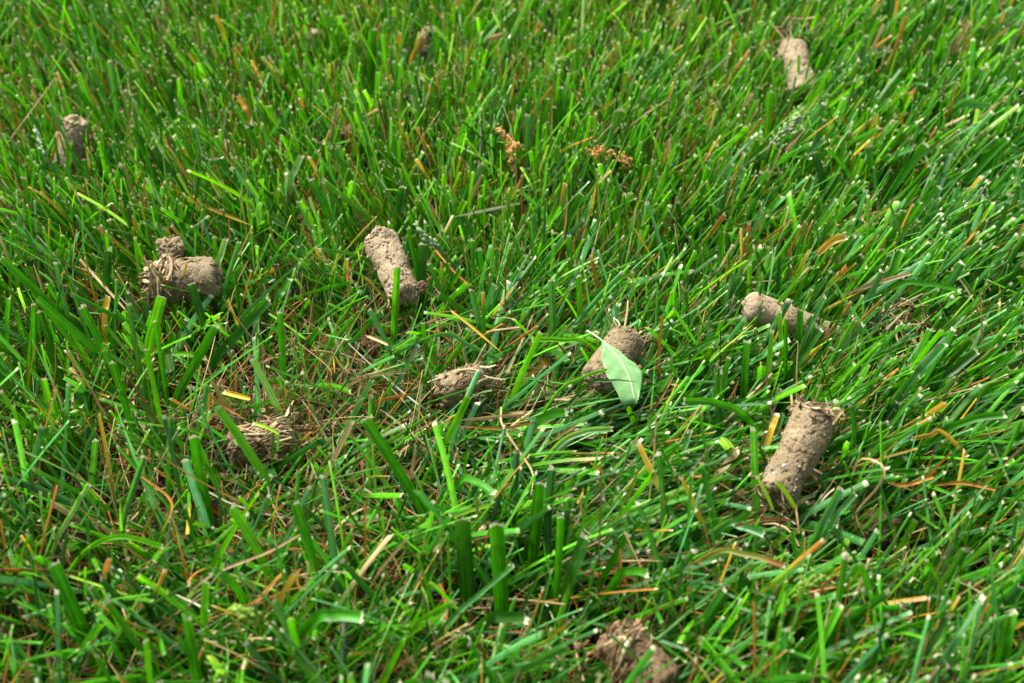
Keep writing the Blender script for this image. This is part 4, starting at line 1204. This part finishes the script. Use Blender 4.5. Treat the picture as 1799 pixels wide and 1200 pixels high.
# crumbs of soil and chaff fallen between the stems
def litter(n):
    xy = np.stack([rng.uniform(-.42, .42, n), rng.uniform(-.25, .58, n)], -1)
    xy = xy[in_view(xy, 200)]
    nb = len(xy)
    for mid, L, R, ax in CORES:                       # crumbs shed beside the cores
        q = mid[:2] + ax[:2] * rng.uniform(-.6, .6, (34, 1)) * L + rng.normal(0, R * .9, (34, 2))
        xy = np.concatenate([xy, q])
    vs, n = [], len(xy)
    V0, F0 = ICO1
    sc = rng.gamma(2.5, .0004, n).clip(.0003, .0032)
    z = lift(xy[:, 0], xy[:, 1]) + rng.uniform(0, .010, n)
    z[nb:] = rng.uniform(.012, .036, n - nb)
    sc[nb:] = rng.gamma(3, .00022, n - nb).clip(.0003, .0016)
    V = V0[None] * (1 + .35 * rng.normal(0, 1, (n, len(V0), 1)).clip(-1, 1)) * (sc[:, None] * rng.uniform(.5, 1.3, (n, 3)))[:, None]
    V = V + np.concatenate([xy, z[:, None]], -1)[:, None]
    F = (F0[None] + (np.arange(n) * len(V0))[:, None, None]).reshape(-1, 3)
    tag(link('soil_crumbs', mesh_from('soil_crumbs', V.reshape(-1, 3), F, M_SOIL_DARK)), 'loose brown soil crumbs between the grass stems', 'soil crumbs', kind='stuff')
litter(5000)

# the lawn goes on round the view: one patch of turf repeated by geometry nodes
def lawn_beyond():
    n, half, step, count = 700, .06, .12, 59
    xy = np.stack([rng.uniform(-half, half, n), rng.uniform(-half, half, n)], -1)
    f = np.repeat(np.array([[.2, 0, .15, 1, .35, .5, 1.0]]), n, 0)
    S, K = 6, 2
    P, az, length = grow(xy, S, 0, f)
    s = stations(S)
    W = np.clip(rng.normal(.0019, .0006, n), .0008, .004)[:, None] / 2 * (1 - .2 * s)[None]
    ta = az + math.pi / 2 + rng.normal(0, .6, n)
    side = np.repeat(np.stack([np.cos(ta), np.sin(ta), ta * 0], -1)[:, None], S, 1)
    V, F, u, t = blade_geometry(P, W, side, np.zeros(n), np.zeros((n, K)), K, s)
    me = mesh_from('lawn_grass', V, F, M_GRASS)
    put_attributes(me, blade_colours(n, S, K, f, t, u), u, t * 2, np.repeat(rng.uniform(0, 100, n), S * K))
    o = link('lawn_grass', me)
    tag(o, 'lawn continuing beyond the close-up', 'grass', kind='stuff')
    ng = bpy.data.node_groups.new('repeat_turf', 'GeometryNodeTree')
    ng.interface.new_socket('Geometry', in_out='INPUT', socket_type='NodeSocketGeometry')
    ng.interface.new_socket('Geometry', in_out='OUTPUT', socket_type='NodeSocketGeometry')
    N, L = ng.nodes.new, ng.links.new
    gi, go = N('NodeGroupInput'), N('NodeGroupOutput')
    grid = N('GeometryNodeMeshGrid')
    grid.inputs['Size X'].default_value = step * (count - 1); grid.inputs['Size Y'].default_value = step * (count - 1)
    grid.inputs['Vertices X'].default_value = count; grid.inputs['Vertices Y'].default_value = count
    pos = N('GeometryNodeInputPosition'); sep = N('ShaderNodeSeparateXYZ'); L(pos.outputs[0], sep.inputs[0])
    def math_(op, a, b):
        m = N('ShaderNodeMath'); m.operation = op
        for k, v in enumerate((a, b)):
            if isinstance(v, (int, float)): m.inputs[k].default_value = v
            elif v is not None: L(v, m.inputs[k])
        return m.outputs[0]
    reach = math_('ADD', math_('MULTIPLY', sep.outputs['Y'], .264), .209 + .07)
    c1 = math_('LESS_THAN', math_('ABSOLUTE', sep.outputs['X'], None), reach)
    c2 = math_('GREATER_THAN', sep.outputs['Y'], -.25)
    c3 = math_('LESS_THAN', sep.outputs['Y'], .50)
    inside = math_('MULTIPLY', math_('MULTIPLY', c1, c2), c3)
    dl = N('GeometryNodeDeleteGeometry'); dl.domain = 'POINT'
    L(grid.outputs['Mesh'], dl.inputs['Geometry']); L(math_('GREATER_THAN', inside, .5), dl.inputs['Selection'])
    ip = N('GeometryNodeInstanceOnPoints')
    L(dl.outputs[0], ip.inputs['Points']); L(gi.outputs[0], ip.inputs['Instance'])
    rv = N('FunctionNodeRandomValue'); rv.data_type = 'INT'
    rv.inputs[4].default_value = 0; rv.inputs[5].default_value = 3
    turn = math_('MULTIPLY', rv.outputs[2], math.pi / 2)
    cx = N('ShaderNodeCombineXYZ'); L(turn, cx.inputs['Z'])
    L(cx.outputs[0], ip.inputs['Rotation'])
    L(ip.outputs[0], go.inputs[0])
    md = o.modifiers.new('repeat_turf', 'NODES'); md.node_group = ng
lawn_beyond()
